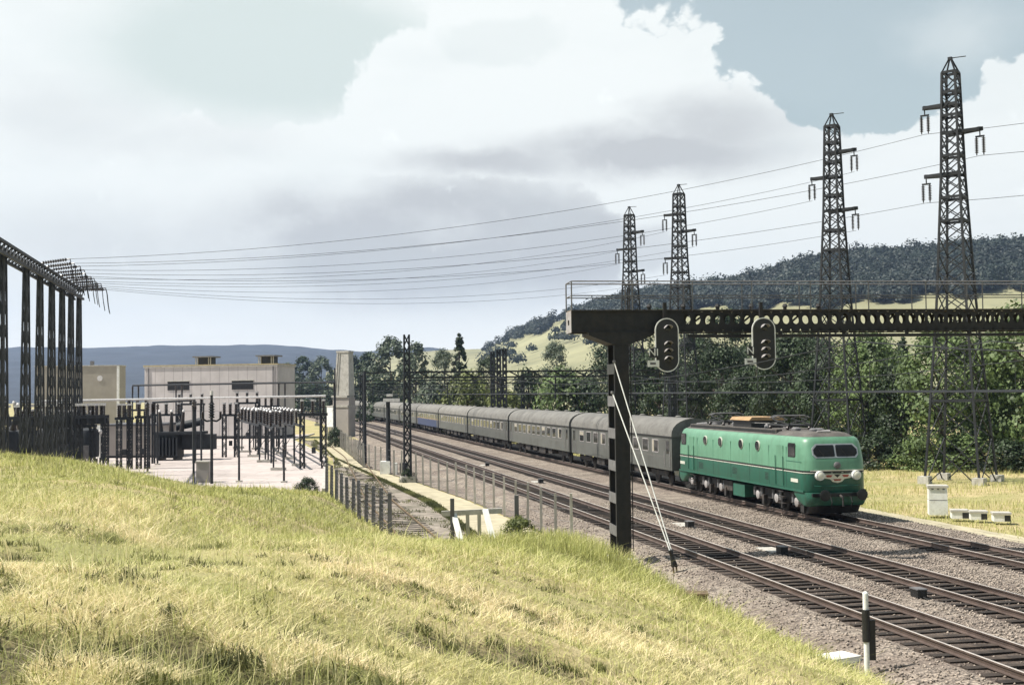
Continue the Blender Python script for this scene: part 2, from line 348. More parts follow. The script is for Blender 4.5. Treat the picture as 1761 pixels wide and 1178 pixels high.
# ------------------------------------------------------------------ yard, path, siding strip
def yard_mat():
    m, nt, b, v = base_mat('yard_slabs', .95)
    c = ramp2(nt, noise(nt, v, 1.2, 6, .7), (.42, .365, .345), (.53, .465, .44)); c = mixc(nt, ramp2(nt, noise(nt, v, .12, 6, .75), (0, 0, 0), (.7, .7, .7), .48, .68), c, (.33, .285, .265))
    w = nt.nodes.new('ShaderNodeTexBrick'); w.inputs['Scale'].default_value = 1; w.inputs['Brick Width'].default_value = 4.5; w.inputs['Row Height'].default_value = 3.0; w.inputs['Mortar Size'].default_value = .05; nt.links.new(v, w.inputs['Vector'])
    for k_ in ('Color1', 'Color2'): w.inputs[k_].default_value = (0, 0, 0, 1)
    w.inputs['Mortar'].default_value = (.55, .55, .55, 1); c = mixc(nt, w.outputs['Color'], c, (.22, .19, .16)); nt.links.new(c, b.inputs['Base Color']); return m
MT['yard'] = yard_mat(); MT['yard_old'] = mat('yard_gravel', (.50, .44, .415), .95, 0, .1, 1.2, (.43, .375, .35), .25, .3)
MT['path'] = mat('pale_path', (.42, .375, .26), .95, 0, .14, 1.5, (.30, .26, .18), .5, .3)
MT['siding'] = mat('weedy_gravel', (.24, .205, .17), .95, 0, .35, 1.6, (.07, .07, .035), .45, .5)
yr = [(-11.2, 72), (-12.2, 78), (-18.3, 119), (-29.9, 165), (-31, 190)]
ribbon('yard', [(-95, y) for _, y in yr], yr, -.47, 'yard', sub=3)
FEN = [(2.3, 49), (-2.6, 70), (-7.1, 86), (-12.5, 103), (-20.6, 145), (-27, 175)]
def fx(y): return float(np.interp(y, [p[1] for p in FEN], [p[0] for p in FEN]))
ys = [47, 56, 63, 70, 86, 103, 122, 140, 165]
ribbon('path', [(fx(y) - w, y) for y, w in zip(ys, (3.3, 2.8, 2.2, 1.95, 1.8, 1.75, 1.75, 1.7, 1.6))], [(fx(y) - .1, y) for y in ys], -.455, 'path', amp=.01)
ribbon('gravel_verge', [(fx(y) + .1, y) for y in ys], [((12.6 - .199 * y) / .98 if y < 165 else -20, y) for y in ys], -.465, 'ballast', amp=.015)
ribbon('old_siding', [(-4.0, 50), (-9.8, 69), (-17.4, 118), (-28.6, 165)], [(fx(50) - 3.1, 50), (fx(69) - 2.0, 69), (fx(118) - 1.8, 118), (fx(165) - 1.8, 165)], -.475, 'siding', amp=.02)
kb = MB()
for a, b in zip(yr[1:], yr[2:]): kb.bar((a[0] + .1, a[1], -.42), (b[0] + .1, b[1], -.42), .22, .22)
tag(kb.build('kerb', 'conc'), kind='structure')
# ------------------------------------------------------------------ electric locomotive
def rrect(x0, x1, hw, r, n=6):
    pts = []
    for cx_, cy_, a0 in ((x1 - r, hw - r, 0), (x0 + r, hw - r, 90), (x0 + r, -hw + r, 180), (x1 - r, -hw + r, 270)):
        for i in range(n + 1):
            a = math.radians(a0 + 90 * i / n); pts.append((cx_ + r * math.cos(a), cy_ + r * math.sin(a)))
    return pts
def shell(levels, x0=-8.45, x1=8.45, hw=1.485, r=.55):
    """levels: (z, end rake, side inset)"""
    mb = MB(); mb.loft([[(x, y, z) for x, y in rrect(x0 + e, x1 - e, hw - i, max(.12, r - .3 * i))] for z, e, i in levels]); return mb
def wheelset(parent, x, y_side, r, front='bogie'):
    w = MB().lathe((x, y_side, r), [(r * .2, -.08), (r * .9, -.07), (r, -.05), (r, .07), (r * .93, .08), (r * .5, .05)], 18, 'y').build('wheel', 'bogie', parent, True)
    return w
LS = 58.5
p, a = TF(LS, T3, 0)
loco = empty('electric_locomotive', p, a, 'two-tone green electric locomotive with two windscreens at the head of the passenger train', 'locomotive')
up = shell([(2.07, 0, 0), (2.45, .03, 0), (2.6, .07, .0), (3.05, .2, .02), (3.3, .27, .06), (3.45, .34, .13), (3.53, .43, .24)]).build('upper_body', 'green_hi', loco, True)
shell([(1.12, .05, .03), (1.22, .0, .0), (1.98, 0, 0)]).build('lower_body', 'green_lo', loco, True)
shell([(1.995, -.012, -.012), (2.055, -.012, -.012)]).build('stripe', 'black', loco, True)
shell([(1.955, -.016, -.016), (1.99, -.016, -.016)]).build('pale_stripe', 'cream_line', loco, True)
shell([(3.535, .5, .26), (3.68, .7, .5), (3.74, .9, .8)]).build('roof', 'loco_roof', loco, True)
# cab aprons
for e in (1, -1):
    lv = [(1.11, 6.75, 8.6), (.95, 6.85, 8.62), (.75, 7.15, 8.58), (.58, 7.45, 8.5), (.5, 7.75, 8.35)]
    MB().loft([[(e * x, y, z) for x, y in rrect(xa, xb, 1.44 - (.06 if z < .7 else 0), .4)] for z, xa, xb in lv]).build('cab_apron', 'green_lo', loco, True)
    MB().loft([[(e * x_, y_, z_) for x_, y_ in rrect(7.0, 8.45 - k_, 1.2, .3)] for z_, k_ in ((.18, .25), (.52, 0))]).build('pilot_plate', 'black', loco)
    MB().box(e * 8.62, e * 8.72, -1.3, 1.3, .95, 1.1).build('buffer_beam', 'black', loco)
    for y in (-.875, .875):
        b = MB().lathe((e * 8.72, y, 1.04), [(.10, 0), (.10, e * .3), (.24, e * .31), (.25, e * .36), (.16, e * .38)], 14, 'x').build('buffer', 'black', loco, True)
    MB().tube((e * 8.72, 0, 1.0), (e * 8.95, 0, .92), .05).tube((e * 8.95, 0, .95), (e * 8.98, 0, .55), .04).build('coupling', 'bogie', loco)
    for y in (-.45, .5): MB().path([(e * 8.7, y, .98), (e * 8.85, y, .7), (e * 8.75, y, .5)], .025).build('brake_hose', 'rubber', loco)
def front_x(z): return 8.45 - np.interp(z, [2.07, 2.45, 2.6, 3.05, 3.3], [0, .03, .07, .2, .27])
def pane(mb, y0, y1, z0, z1, cut_l, cut_r, off, th=.03, e=1):
    c = .13; poly = [(y0 + (c if cut_l else .04), z0), (y1 - (c if cut_r else .04), z0), (y1, z0 + (c if cut_r else .04)), (y1, z1 - (c * 1.5 if cut_r else .04)),
                     (y1 - (c * 1.5 if cut_r else .04), z1), (y0 + (c * 1.5 if cut_l else .04), z1), (y0, z1 - (c * 1.5 if cut_l else .04)), (y0, z0 + (c if cut_l else .04))]
    vs = []
    for o in (-th, off):
        for y, z in poly: vs.append((e * (front_x(z) + o), y, z))
    n = len(poly); return mb.add(vs, [(i, (i + 1) % n, n + (i + 1) % n, n + i) for i in range(n)] + [tuple(range(n))[::-1], tuple(range(n, 2 * n))])
for e in (1, -1):
    for y0, y1, l, r in ((-1.03, -.04, True, False), (.04, 1.03, False, True)):
        f = pane(MB(), y0 - .055, y1 + .055, 2.62, 3.24, l, r, .012, e=e).build('windscreen', 'chrome', loco)
        pane(MB(), y0, y1, 2.675, 3.185, l, r, .022, e=e).build('pane', 'glass', f)
        MB().bar((e * (front_x(2.7) + .03), (y0 + y1) / 2, 2.66), (e * (front_x(3) + .03), (y0 + y1) / 2 - .25, 3.02), .018).build('wiper', 'black', f)
    for y in (-.86, .86):
        h = MB().lathe((e * 8.40, y, 1.86), [(.20, 0), (.21, e * .2), (.2, e * .24), (.16, e * .25)], 18, 'x').build('headlight', 'white', loco, True)
        MB().lathe((e * 8.648, y, 1.86), [(.155, 0), (.12, e * .02), (.03, e * .03)], 16, 'x').build('lens', 'lamp', h, True)
    h = MB().lathe((e * 8.36, 0, 2.3), [(.14, 0), (.15, e * .18), (.1, e * .21)], 14, 'x').build('marker_light', 'grey_steel', loco, True)
    # winged front plate
    w = MB()
    w.prism([(-1.25, 2.05), (1.25, 2.05), (1.25, 2.10), (-1.25, 2.10)], e * 8.43, e * 8.485)
    w.prism([(-1.05, 1.92), (1.05, 1.92), (.62, 1.74), (.34, 1.70), (.22, 1.58), (0, 1.53), (-.22, 1.58), (-.34, 1.70), (-.62, 1.74)][::-1], e * 8.43, e * 8.475)
    fp = w.build('winged_plate', 'chrome', loco)
    MB().prism([(-.55, 1.88), (-.22, 1.88), (-.3, 1.78), (-.5, 1.78)], e * 8.43, e * 8.483).prism([(.55, 1.88), (.22, 1.88), (.3, 1.78), (.5, 1.78)], e * 8.43, e * 8.483) \
        .prism([(-.2, 1.7), (.2, 1.7), (.14, 1.62), (-.14, 1.62)], e * 8.43, e * 8.483).build('red_inlay', 'red', fp)
    MB().prism([(-.16, 1.9), (.16, 1.9), (0, 1.76)], e * 8.43, e * 8.486).build('badge', 'black', fp)
    for y0, y1 in ((-.65, -.3), (-.2, .2), (.3, .65), (.95, 1.2)):
        MB().box(e * 8.43, e * 8.478, y0, y1, 1.965, 2.03).build('vent_slot', 'black', loco)
    MB().path([(e * 8.47, -1.1, 1.42), (e * 8.52, -.9, 1.40), (e * 8.53, .9, 1.40), (e * 8.47, 1.1, 1.42)], .018).build('front_handrail', 'green_lo', loco)
for sgn in (-1, 1):
    Y = sgn * 1.485
    for x, z in ((-3.9, 2.98), (-1.7, 2.98), (1.1, 2.98), (3.2, 2.98)):
        f = MB().lathe((x, Y - sgn * .03, z), [(.25, 0), (.25, sgn * .05), (.215, sgn * .055)], 18, 'y').build('porthole', 'cream_line', loco, True)
        MB().lathe((x, Y, z), [(.21, 0), (.21, sgn * .06)], 18, 'y').build('pane', 'glass', f)
    for x in (7.05, -7.35):
        f = MB().prism([(x + u, z) for u, z in ((-.4, 2.62), (.32, 2.62), (.38, 2.7), (.35, 3.16), (.28, 3.25), (-.32, 3.25), (-.4, 3.16))], Y - sgn * .03, Y + sgn * .012, 'y').build('cab_window', 'black', loco)
        MB().prism([(x + u, z) for u, z in ((-.36, 2.66), (.28, 2.66), (.34, 2.72), (.31, 3.13), (.25, 3.21), (-.28, 3.21), (-.36, 3.13))], Y - sgn * .03, Y + sgn * .018, 'y').build('pane', 'glass', f)
    for x in (5.75, -6.1):
        d = MB().box(x - .36, x + .36, Y - .01, Y + .008, 1.25, 1.94).box(x - .36, x + .36, Y - .012, Y + .006, 2.08, 3.1).build('cab_door', 'green_lo' if False else 'green_hi', loco)
        d.data.materials.clear(); d.data.materials.append(MT['green_lo']); d.data.materials.append(MT['green_hi'])
        for pl in d.data.polygons: pl.material_index = 1 if pl.center.z > 2.0 else 0
        for u in (-.42, .42): MB().tube((x + u, Y + sgn * .05, 1.3), (x + u, Y + sgn * .05, 2.62), .022, 6).build('handrail', 'green_lo', d)
        for z in (.45, .75, 1.0): MB().cbox((x, sgn * 1.38, z), (.55, .2, .03)).build('step', 'bogie', d)
    MB().box(-8.2, 8.2, Y - sgn * .02, Y + sgn * .015, 1.12, 1.2).build('sole_bar', 'green_lo', loco)
    MB().box(6.4, 8.0, Y - sgn * .02, Y + sgn * .006, 2.42, 2.45).build('grab_rail', 'green_lo', loco)
for x in (-5.2, -2.8, -.3, 2.15, 4.5, 6.45):
    MB().box(x - .012, x + .012, -1.4885, 1.4885, 2.09, 3.06).build('panel_seam', 'green_lo', loco); MB().box(x - .012, x + .012, -1.4885, 1.4885, 1.24, 1.95).build('panel_seam', 'black', loco)
for x0_, x1_ in ((-5.0, -4.3), (-.1, .5), (4.0, 4.4)):
    gl = MB()
    for i in range(5): gl.box(x0_, x1_, -1.489, 1.489, 1.45 + i * .07, 1.48 + i * .07)
    gl.build('side_grille', 'black', loco)
for x in (-7.6, 7.3): MB().cbox((x, -1.492, 1.6), (.75, .012, .16)).build('number_strip', 'cream_line', loco)
MB().cbox((.45, 0, .66), (1.5, 2.75, .62)).build('battery_box', 'green_lo', loco)
MB().cbox((-1.3, 0, .75), (1.2, 2.5, .5)).build('air_tank_box', 'bogie', loco)
for bx in (-4.55, 4.75):
    fr = MB()
    for sgn in (-1, 1):
        fr.prism([(bx - 2.9, .98), (bx - 2.9, .72), (bx - 1.5, .5), (bx + 1.5, .5), (bx + 2.9, .72), (bx + 2.9, .98)], sgn * 1.0, sgn * 1.12, 'y')
    fr.cbox((bx, 0, .85), (5, 1.9, .25))
    fr = fr.build('bogie', 'bogie', loco)
    for wx in (-2.2, 0, 2.2):
        for sgn in (-1, 1):
            wheelset(fr, bx + wx, sgn * .78, .6)
            MB().lathe((bx + wx, sgn * 1.1, .6), [(.22, 0), (.22, sgn * .16), (.12, sgn * .2)], 12, 'y').build('axle_box', 'lit_steel', fr, True)
            for u in (-.42, .42):
                MB().tube((bx + wx + u, sgn * 1.2, .55), (bx + wx + u, sgn * 1.2, .95), .09, 8).build('spring', 'grey_steel', fr)
            MB().cbox((bx + wx + .75, sgn * 1.22, .42), (.25, .18, .45)).build('sand_box', 'bogie', fr)
# roof gear
for y in (-.98, .98): MB().prism([(y - .16, 3.56), (y + .16, 3.56), (y + .14, 3.78), (y - .14, 3.78)], -7.2, 4.6).build('roof_duct', 'loco_roof', loco)
MB().box(-7.1, 4.5, -1.145, -1.13, 3.6, 3.74).build('duct_louvre', 'black', loco)
MB().prism([(-.95, 4.12), (.95, 4.12), (.8, 4.28), (-.8, 4.28)], -1.7, .9).build('roof_cover', 'tan', loco)
MB().box(-1.6, .8, -.8, .8, 3.72, 4.115).build('roof_well', 'black', loco)
def pantograph(cx0, par):
    o = MB()
    for y in (-.55, .55):
        o.tube((cx0 - 1.2, y, 3.95), (cx0 + 1.2, y, 3.95), .05, 6)
        for e in (-1, 1):
            o.tube((cx0 + e * 1.1, y, 4.0), (cx0 - e * .9, y * .9, 4.22), .03, 6)
            o.tube((cx0 - e * .9, y * .9, 4.22), (cx0 + e * .15, y * .7, 4.36), .025, 6)
    for e in (-1, 1): o.tube((cx0 + e * 1.15, -.55, 3.95), (cx0 + e * 1.15, .55, 3.95), .05, 6)
    o = o.build('pantograph', 'black', par)
    MB().path([(cx0 - .15, -.95, 4.3), (cx0 - .15, -.7, 4.4), (cx0 - .15, .7, 4.4), (cx0 - .15, .95, 4.3)], .035).path([(cx0 + .15, -.95, 4.3), (cx0 + .15, -.7, 4.4), (cx0 + .15, .7, 4.4), (cx0 + .15, .95, 4.3)], .035).build('collector_head', 'grey_steel', o)
    for x in (-1, 1):
        for y in (-.55, .55): MB().lathe((cx0 + x, y, 3.72), [(.09, 0), (.09, .03), (.06, .05), (.09, .08), (.06, .1), (.09, .13), (.05, .2)], 10).build('insulator', 'insul', o, True)
pantograph(-4.6, loco); pantograph(3.6, loco)
for x, y, r, h in ((5.4, -.5, .22, .22), (5.9, .4, .25, .18), (6.6, -.2, .2, .2), (1.9, -.4, .16, .3), (2.2, .5, .2, .26), (-2.5, -.3, .2, .32), (-6.6, .2, .25, .22)):
    MB().lathe((x, y, 3.68), [(r, 0), (r, h * .7), (r * .6, h)], 12).build('roof_vent', 'grey_steel', loco, True)
MB().path([(-3, -.2, 4.0), (-2, -.35, 4.05), (1.6, -.95, 4.02), (2.6, -.2, 4.0)], .025).build('roof_cable', 'black', loco)
for x in (-7.9, 7.6):
    MB().tube((x, -.5, 3.75), (x, .1, 3.75), .05, 8, .09).build('horn', 'lit_steel', loco)
# ------------------------------------------------------------------ passenger coaches
def coach_profile(z0, z1, hw): return [(-hw, z0), (hw, z0), (hw, z1), (-hw, z1)]
def arc_roof(hw, z0, rise, n=14):
    return [(hw * math.cos(PI * i / n) * (1 if i not in () else 1), z0 + rise * math.sin(PI * i / n) ** .8) for i in range(n + 1)]
CL = 24.5
def make_coach(blue=False):
    root = empty('passenger_coach', (0, 0, 0))
    h = 23.7 / 2
    if blue:
        MB().prism(coach_profile(2.1, 2.95, 1.42), -h, h).build('body', 'coach', root)
        MB().prism(coach_profile(.98, 2.0, 1.42), -h, h).build('lower_body', 'coach_blue', root)
        MB().prism(coach_profile(2.0, 2.1, 1.432), -h, h).build('waist_band', 'tan', root)
    else:
        MB().prism(coach_profile(.98, 2.95, 1.42), -h, h).build('body', 'coach', root)
        MB().prism(coach_profile(1.72, 1.76, 1.426), -h, h).build('waist_band', 'coach_roof', root)
    MB().prism(arc_roof(1.46, 2.95, 1.08), -h - .05, h + .05).build('roof', 'coach_roof', root, True)
    for sgn in (-1, 1): MB().box(-h, h, sgn * 1.46 - .03, sgn * 1.46 + .03, 2.93, 2.98).build('gutter', 'rubber', root)
    for i in range(10):
        x = -8.75 + i * 1.945
        w = MB().prism([(x - .58, 1.94), (x + .58, 1.94), (x + .62, 2.0), (x + .62, 2.68), (x + .58, 2.74), (x - .58, 2.74), (x - .62, 2.68), (x - .62, 2.0)], -1.43, 1.43, 'y').build('window', 'lit_steel', root)
        MB().box(x - .54, x + .54, -1.438, 1.438, 2.0, 2.68).build('pane', 'glass', w)
        if i % 3 == 0: MB().box(x - .54, x - .54 + (.35 if i % 2 else 1.06), -1.4395, 1.4395, 2.42 if i % 2 == 0 else 2.0, 2.675).build('blind', 'blind', w)
    for x in (-h + .75, h - .75):
        d = MB().box(x - .42, x + .42, -1.428, 1.428, 1.0, 2.9).build('door', 'coach', root)
        MB().box(x - .25, x + .25, -1.434, 1.434, 1.95, 2.7).build('door_window', 'glass', d)
        for u in (-.5, .5): MB().tube((x + u, -1.46, 1.2), (x + u, -1.46, 2.1), .02, 5).tube((x + u, 1.46, 1.2), (x + u, 1.46, 2.1), .02, 5).build('handrail', 'lit_steel', d)
    for e in (-1, 1):
        MB().prism([(-.75, 1.1), (.75, 1.1), (.75, 3.2), (.5, 3.5), (-.5, 3.5), (-.75, 3.2)], e * h, e * (h + .4)).build('gangway_bellows', 'rubber', root)
        b = MB()
        for sgn in (-1, 1): b.prism([(e * 8.6 - 1.7, .85), (e * 8.6 - 1.5, .55), (e * 8.6 + 1.5, .55), (e * 8.6 + 1.7, .85)], sgn * 1.0, sgn * 1.1, 'y')
        b = b.build('bogie', 'bogie', root)
        for wx in (-1.25, 1.25):
            for sgn in (-1, 1): wheelset(b, e * 8.6 + wx, sgn * .78, .46)
        for y in (-.875, .875): MB().lathe((e * h, y, 1.04), [(.09, 0), (.09, e * .25), (.22, e * .26), (.22, e * .3)], 10, 'x').build('buffer', 'black', root)
    for x, l, z in ((-4.2, 2.0, .5), (-1.2, 1.6, .42), (1.6, 2.4, .55), (4.6, 1.4, .45)):
        MB().cbox((x, 0, .98 - z / 2), (l, 2.5, z)).build('underframe_box', 'bogie', root)
    for i in range(6): MB().lathe((-9 + i * 3.6, 0, 3.98), [(.2, 0), (.2, .1), (.1, .16)], 10).build('roof_ventilator', 'coach_roof', root)
    return root
N_COACH = 17
protos = {}
for i in range(N_COACH):
    blue = (i == 4)
    if blue: root = make_coach(True)
    elif 'g' not in protos: root = protos['g'] = make_coach()
    else: root = copy_tree(protos['g'])
    s = 67.75 + CL * (i + .5); p, a = TF(s, T3, 0); root.location = p; root.rotation_euler = (0, 0, a)
    if blue: tag(root, 'passenger coach with dark blue lower side and orange waist band, fifth behind the locomotive', 'railway coach', 'coaches of the passenger train')
    elif i == 0: tag(root, 'grey passenger coach coupled directly behind the green locomotive', 'railway coach', 'coaches of the passenger train')
    elif i < N_COACH - 1: tag(root, f'grey passenger coach, {ORD[i]} in line behind the green locomotive', 'railway coach', 'coaches of the passenger train')
    else: tag(root, 'last grey passenger coach at the far tail of the train', 'railway coach', 'coaches of the passenger train')
# ------------------------------------------------------------------ signal gantry
GA = math.atan2(.12, .993)
gb = Vector((3.72, 43.0, -.25)); gan = empty('signal_gantry', gb, GA, 'black steel signal gantry with handrails spanning the tracks on a battened post', 'signal gantry')
ZT, ZB = 8.46 + .25, 7.70 + .25       # beam top and bottom above the base
# post: two channels front and back tied by battens
HWX, DY = .235, .62
for y in (-DY, DY):
    w = MB().box(-HWX, HWX, y - .012, y + .012, 0, ZB - .3)
    for x in (-HWX, HWX): w.box(x - .012, x + .012, y - (.16 if y > 0 else -.012), y + (.16 if y < 0 else -.012), 0, ZB - .3)
    w.build('post_channel', 'black_steel', gan)
for sgn in (-1, 1):
    z = .9
    while z < ZB - .9:
        MB().box(sgn * (HWX + .012), sgn * (HWX + .028), -DY, DY, z, z + .36).build('batten', 'grey_steel', gan); z += 1.12
MB().cbox((0, 0, -.1), (.9, 1.7, .5)).build('footing', 'conc', gan)
MB().prism([(-1.15, ZB), (1.15, ZB), (1.15, ZB - .1), (.32, ZB - .42), (-.32, ZB - .42), (-1.15, ZB - .1)], -DY - .05, DY + .05, 'y').build('post_bracket', 'black_steel', gan)
X0, X1 = -1.72, 19.5
def holed(x0, x1, y, z0, z1, pitch, rx, rz, zc, t=.012):
    mb = MB(); n = 16; x = x0
    while x + pitch <= x1 + 1e-6:
        cx_ = x + pitch / 2; inn = []; out = []
        for i in range(n):
            a = 2 * PI * i / n + PI / n; c, d = math.cos(a), math.sin(a); inn.append((cx_ + rx * c, zc + rz * d))
            k = 1 / max(abs(c), abs(d)); out.append((cx_ + pitch / 2 * max(-1, min(1, c * k)), z1 if d * k > .999 else z0 if d * k < -.999 else zc + (d * k) * ((z1 - zc) if d > 0 else (zc - z0))))
        vs = [(u, y - t, v) for u, v in inn] + [(u, y - t, v) for u, v in out] + [(u, y + t, v) for u, v in inn] + [(u, y + t, v) for u, v in out]
        fs = []
        for i in range(n):
            j = (i + 1) % n; fs += [(i, j, n + j, n + i), (2 * n + i, 3 * n + i, 3 * n + j, 2 * n + j), (i, 2 * n + i, 2 * n + j, j)]
        mb.add(vs, fs); x += pitch
    return mb
BY = .52
for y in (-BY, BY):
    m = MB().box(X0, 2.2, y - .012, y + .012, ZB + .03, ZT - .03)
    x1h = 2.2 + .36 * int((X1 - 2.2) / .36)
    hm = holed(2.2, x1h, y, ZB + .03, ZT - .03, .36, .128, .185, ZB + .45); m.add(hm.v, hm.f)
    m.box(X0, x1h, y - .09, y + .09, ZT - .03, ZT).box(X0, x1h, y - .09, y + .09, ZB, ZB + .03)
    m.build('girder', 'black_steel', gan)
e = MB(); e.box(X0 - .02, X0, -BY, -.15, ZB, ZT).box(X0 - .02, X0, .15, BY, ZB, ZT).box(X0 - .02, X0, -.15, .15, ZB, ZB + .28).box(X0 - .02, X0, -.15, .15, ZT - .3, ZT)
e.build('end_plate', 'lit_steel', gan)
xt = .5
while xt < X1: MB().bar((xt, -BY, ZB + .1), (xt + .9, BY, ZT - .15), .05).build('cross_brace', 'black_steel', gan); xt += 1.8
MB().box(X0, X1, -BY + .1, BY - .1, ZT + .003, ZT + .035).build('walkway', 'rust', gan)
pp = MB().box(2.4, X1, -BY - .06, -BY + .06, ZB - .2, ZB - .09)
x = 3.4
while x < X1: pp.box(x - .05, x + .05, -BY - .05, -BY + .05, ZB - .09, ZB); x += 2.35
pp.build('cable_duct', 'black_steel', gan)
for y in (-BY - .05, BY + .05):
    h = MB(); x = X0
    while x < X1:
        h.tube((x, y, ZT), (x, y, ZT + 1.02), .022 if x > X0 else .026, 5); x += 2.15
    h.tube((X0, y, ZT + 1.02), (X1, y, ZT + 1.02), .024, 5).tube((X0, y, ZT + .52), (X1, y, ZT + .52), .02, 5)
    h.build('handrail', 'grey_steel', gan)
MB().tube((X0, -BY, ZT + 1.02), (X0, BY, ZT + 1.02), .022, 5).tube((X0, -BY, ZT + .52), (X0, BY, ZT + .52), .02, 5).build('end_handrail', 'grey_steel', gan)
for i in range(6): MB().lathe((1.2 + i * 1.25, .2, ZT + .035), [(.07, 0), (.07, .12), (.11, .14), (.06, .24)], 8).build('junction_box', 'black_steel', gan)
ld = MB()
for y in (.2, .55): ld.tube((.5, y, .3), (.5, y, ZT + .9), .02, 5)
for i in range(26): ld.tube((.5, .2, .5 + i * .32), (.5, .55, .5 + i * .32), .012, 4)
ld.build('ladder', 'black_steel', gan)
# signals
def stadium(w, h, n=12):
    r = w / 2; pts = [(r * math.cos(PI * i / n), h / 2 - r + r * math.sin(PI * i / n)) for i in range(n + 1)]
    return pts + [(r * math.cos(PI + PI * i / n), -h / 2 + r + r * math.sin(PI + PI * i / n)) for i in range(n + 1)]
def text_obj(body, size, m, parent, loc, rot, ext=.004):
    c = bpy.data.curves.new('lettering', 'FONT'); c.body = body; c.size = size; c.extrude = ext; c.align_x = 'CENTER'; c.align_y = 'CENTER'
    o = bpy.data.objects.new('lettering', c); COL.objects.link(o); dg = bpy.context.evaluated_depsgraph_get(); me = bpy.data.meshes.new_from_object(o.evaluated_get(dg))
    bpy.data.objects.remove(o); me.materials.clear(); me.materials.append(MT[m]); o = bpy.data.objects.new('lettering', me); COL.objects.link(o)
    o.parent = parent; o.location = loc; o.rotation_euler = rot; return o
def make_signal(px, cy0, cy1, label, plate_text):
    top = P(px, cy0, 42.2); bot = P(px, cy1, 42.2); c = (top + bot) / 2; H = top.z - bot.z; W = .84
    r = empty('railway_signal', c, GA, label, 'railway signal', 'signals hung on the gantry')
    out = stadium(W, H); inn = stadium(W - .07, H - .07)
    MB().prism(inn, -.02, .02, 'y').build('backboard', 'black', r)
    n = len(out); vs = [(x, y, z) for y in (-.028, .022) for x, z in out] + [(x, y, z) for y in (-.028, .022) for x, z in inn]; fs = []
    for i in range(n):
        j = (i + 1) % n; fs += [(i, j, 2 * n + j, 2 * n + i), (n + i, 3 * n + i, 3 * n + j, n + j), (i, n + i, n + j, j), (2 * n + i, 2 * n + j, 3 * n + j, 3 * n + i)]
    MB().add(vs, fs).build('white_rim', 'white', r)
    for f in (.20, .50, .635, .775):
        z = H / 2 - f * H
        ln = MB().lathe((.03, -.02, z), [(.10, 0), (.10, -.015), (.03, -.03)], 14, 'y').build('lamp_lens', 'glass', r, True)
        vs = []; k = 10
        for rr in (.12, .135):
            for y, a0 in ((-.02, 0), (-.30, 25)):
                for i in range(k + 1):
                    a = math.radians(a0 + (180 - 2 * a0) * i / k); vs.append((.03 + rr * math.cos(a), y, z + rr * math.sin(a)))
        q = k + 1; fs = []
        for i in range(k): fs += [(i, i + 1, q + i + 1, q + i), (2 * q + i, 3 * q + i, 3 * q + i + 1, 2 * q + i + 1), (q + i, q + i + 1, 3 * q + i + 1, 3 * q + i)]
        hd = MB().add(vs, fs).build('lamp_hood', 'lit_steel', r, True)
    MB().box(-.22, .22, .025, .32, -H * .38, H * .36).build('housing', 'black_steel', r)
    MB().box(-.06, .06, .2, .3, H * .3, H / 2 + .55).build('hanger', 'black_steel', r)
    pl = MB().box(-.64, -.36, -.07, -.05, -H * .23, -H * .05).build('letter_plate', 'black', r)
    text_obj(plate_text, .36, 'white', pl, (-.50, -.078, -H * .14), (PI / 2, 0, 0))
    pl = MB().box(-.70, -.30, -.07, -.05, -H * .40, -H * .28).build('number_plate', 'white', r)
    MB().box(-.62, -.42, -.075, -.071, -H * .36, -H * .32).build('smudge', 'grey_steel', pl)
    MB().path([(-.1, .1, -H * .38), (-.25, .15, -H * .52), (-.2, .3, -H * .6)], .02).build('cable', 'black_steel', r)
    return r
make_signal(1147, 547, 640, 'oval black four-lamp signal nearest the gantry post, with white rim', 'NI')
make_signal(1313.5, 546, 636, 'oval black four-lamp signal farther along the beam, right of the other signal', 'N')
# guy wires
anchor = G(1155, 985, -.3)
for (px, py), lab in (((1056, 622), 'upper white guy wire running from high on the gantry post to the ground'), ((1053, 675), 'lower white guy wire from the middle of the gantry post to the ground')):
    a = P(px, py, 42.35); off = Vector((.12 if py > 640 else 0, .1 if py > 640 else 0, 0)); b = anchor + Vector((0, 0, .75)) - off * .5
    root = empty('guy_wire', anchor + off, 0, lab, 'guy wire', 'guy wires of the gantry')
    MB().tube(a - (anchor + off), b - (anchor + off), .021, 6).build('wire', 'white', root)
    tb = MB().tube(b - (anchor + off), Vector((.05, 0, .2)), .06, 8).build('tensioner', 'black', root)
    MB().tube((.05, 0, .22), (.08, 0, -.2), .03, 6).build('anchor_rod', 'rust', root)
    MB().lathe(a - (anchor + off), [(.05, -.05), (.06, 0), (.05, .05)], 8).build('clamp', 'grey_steel', root)
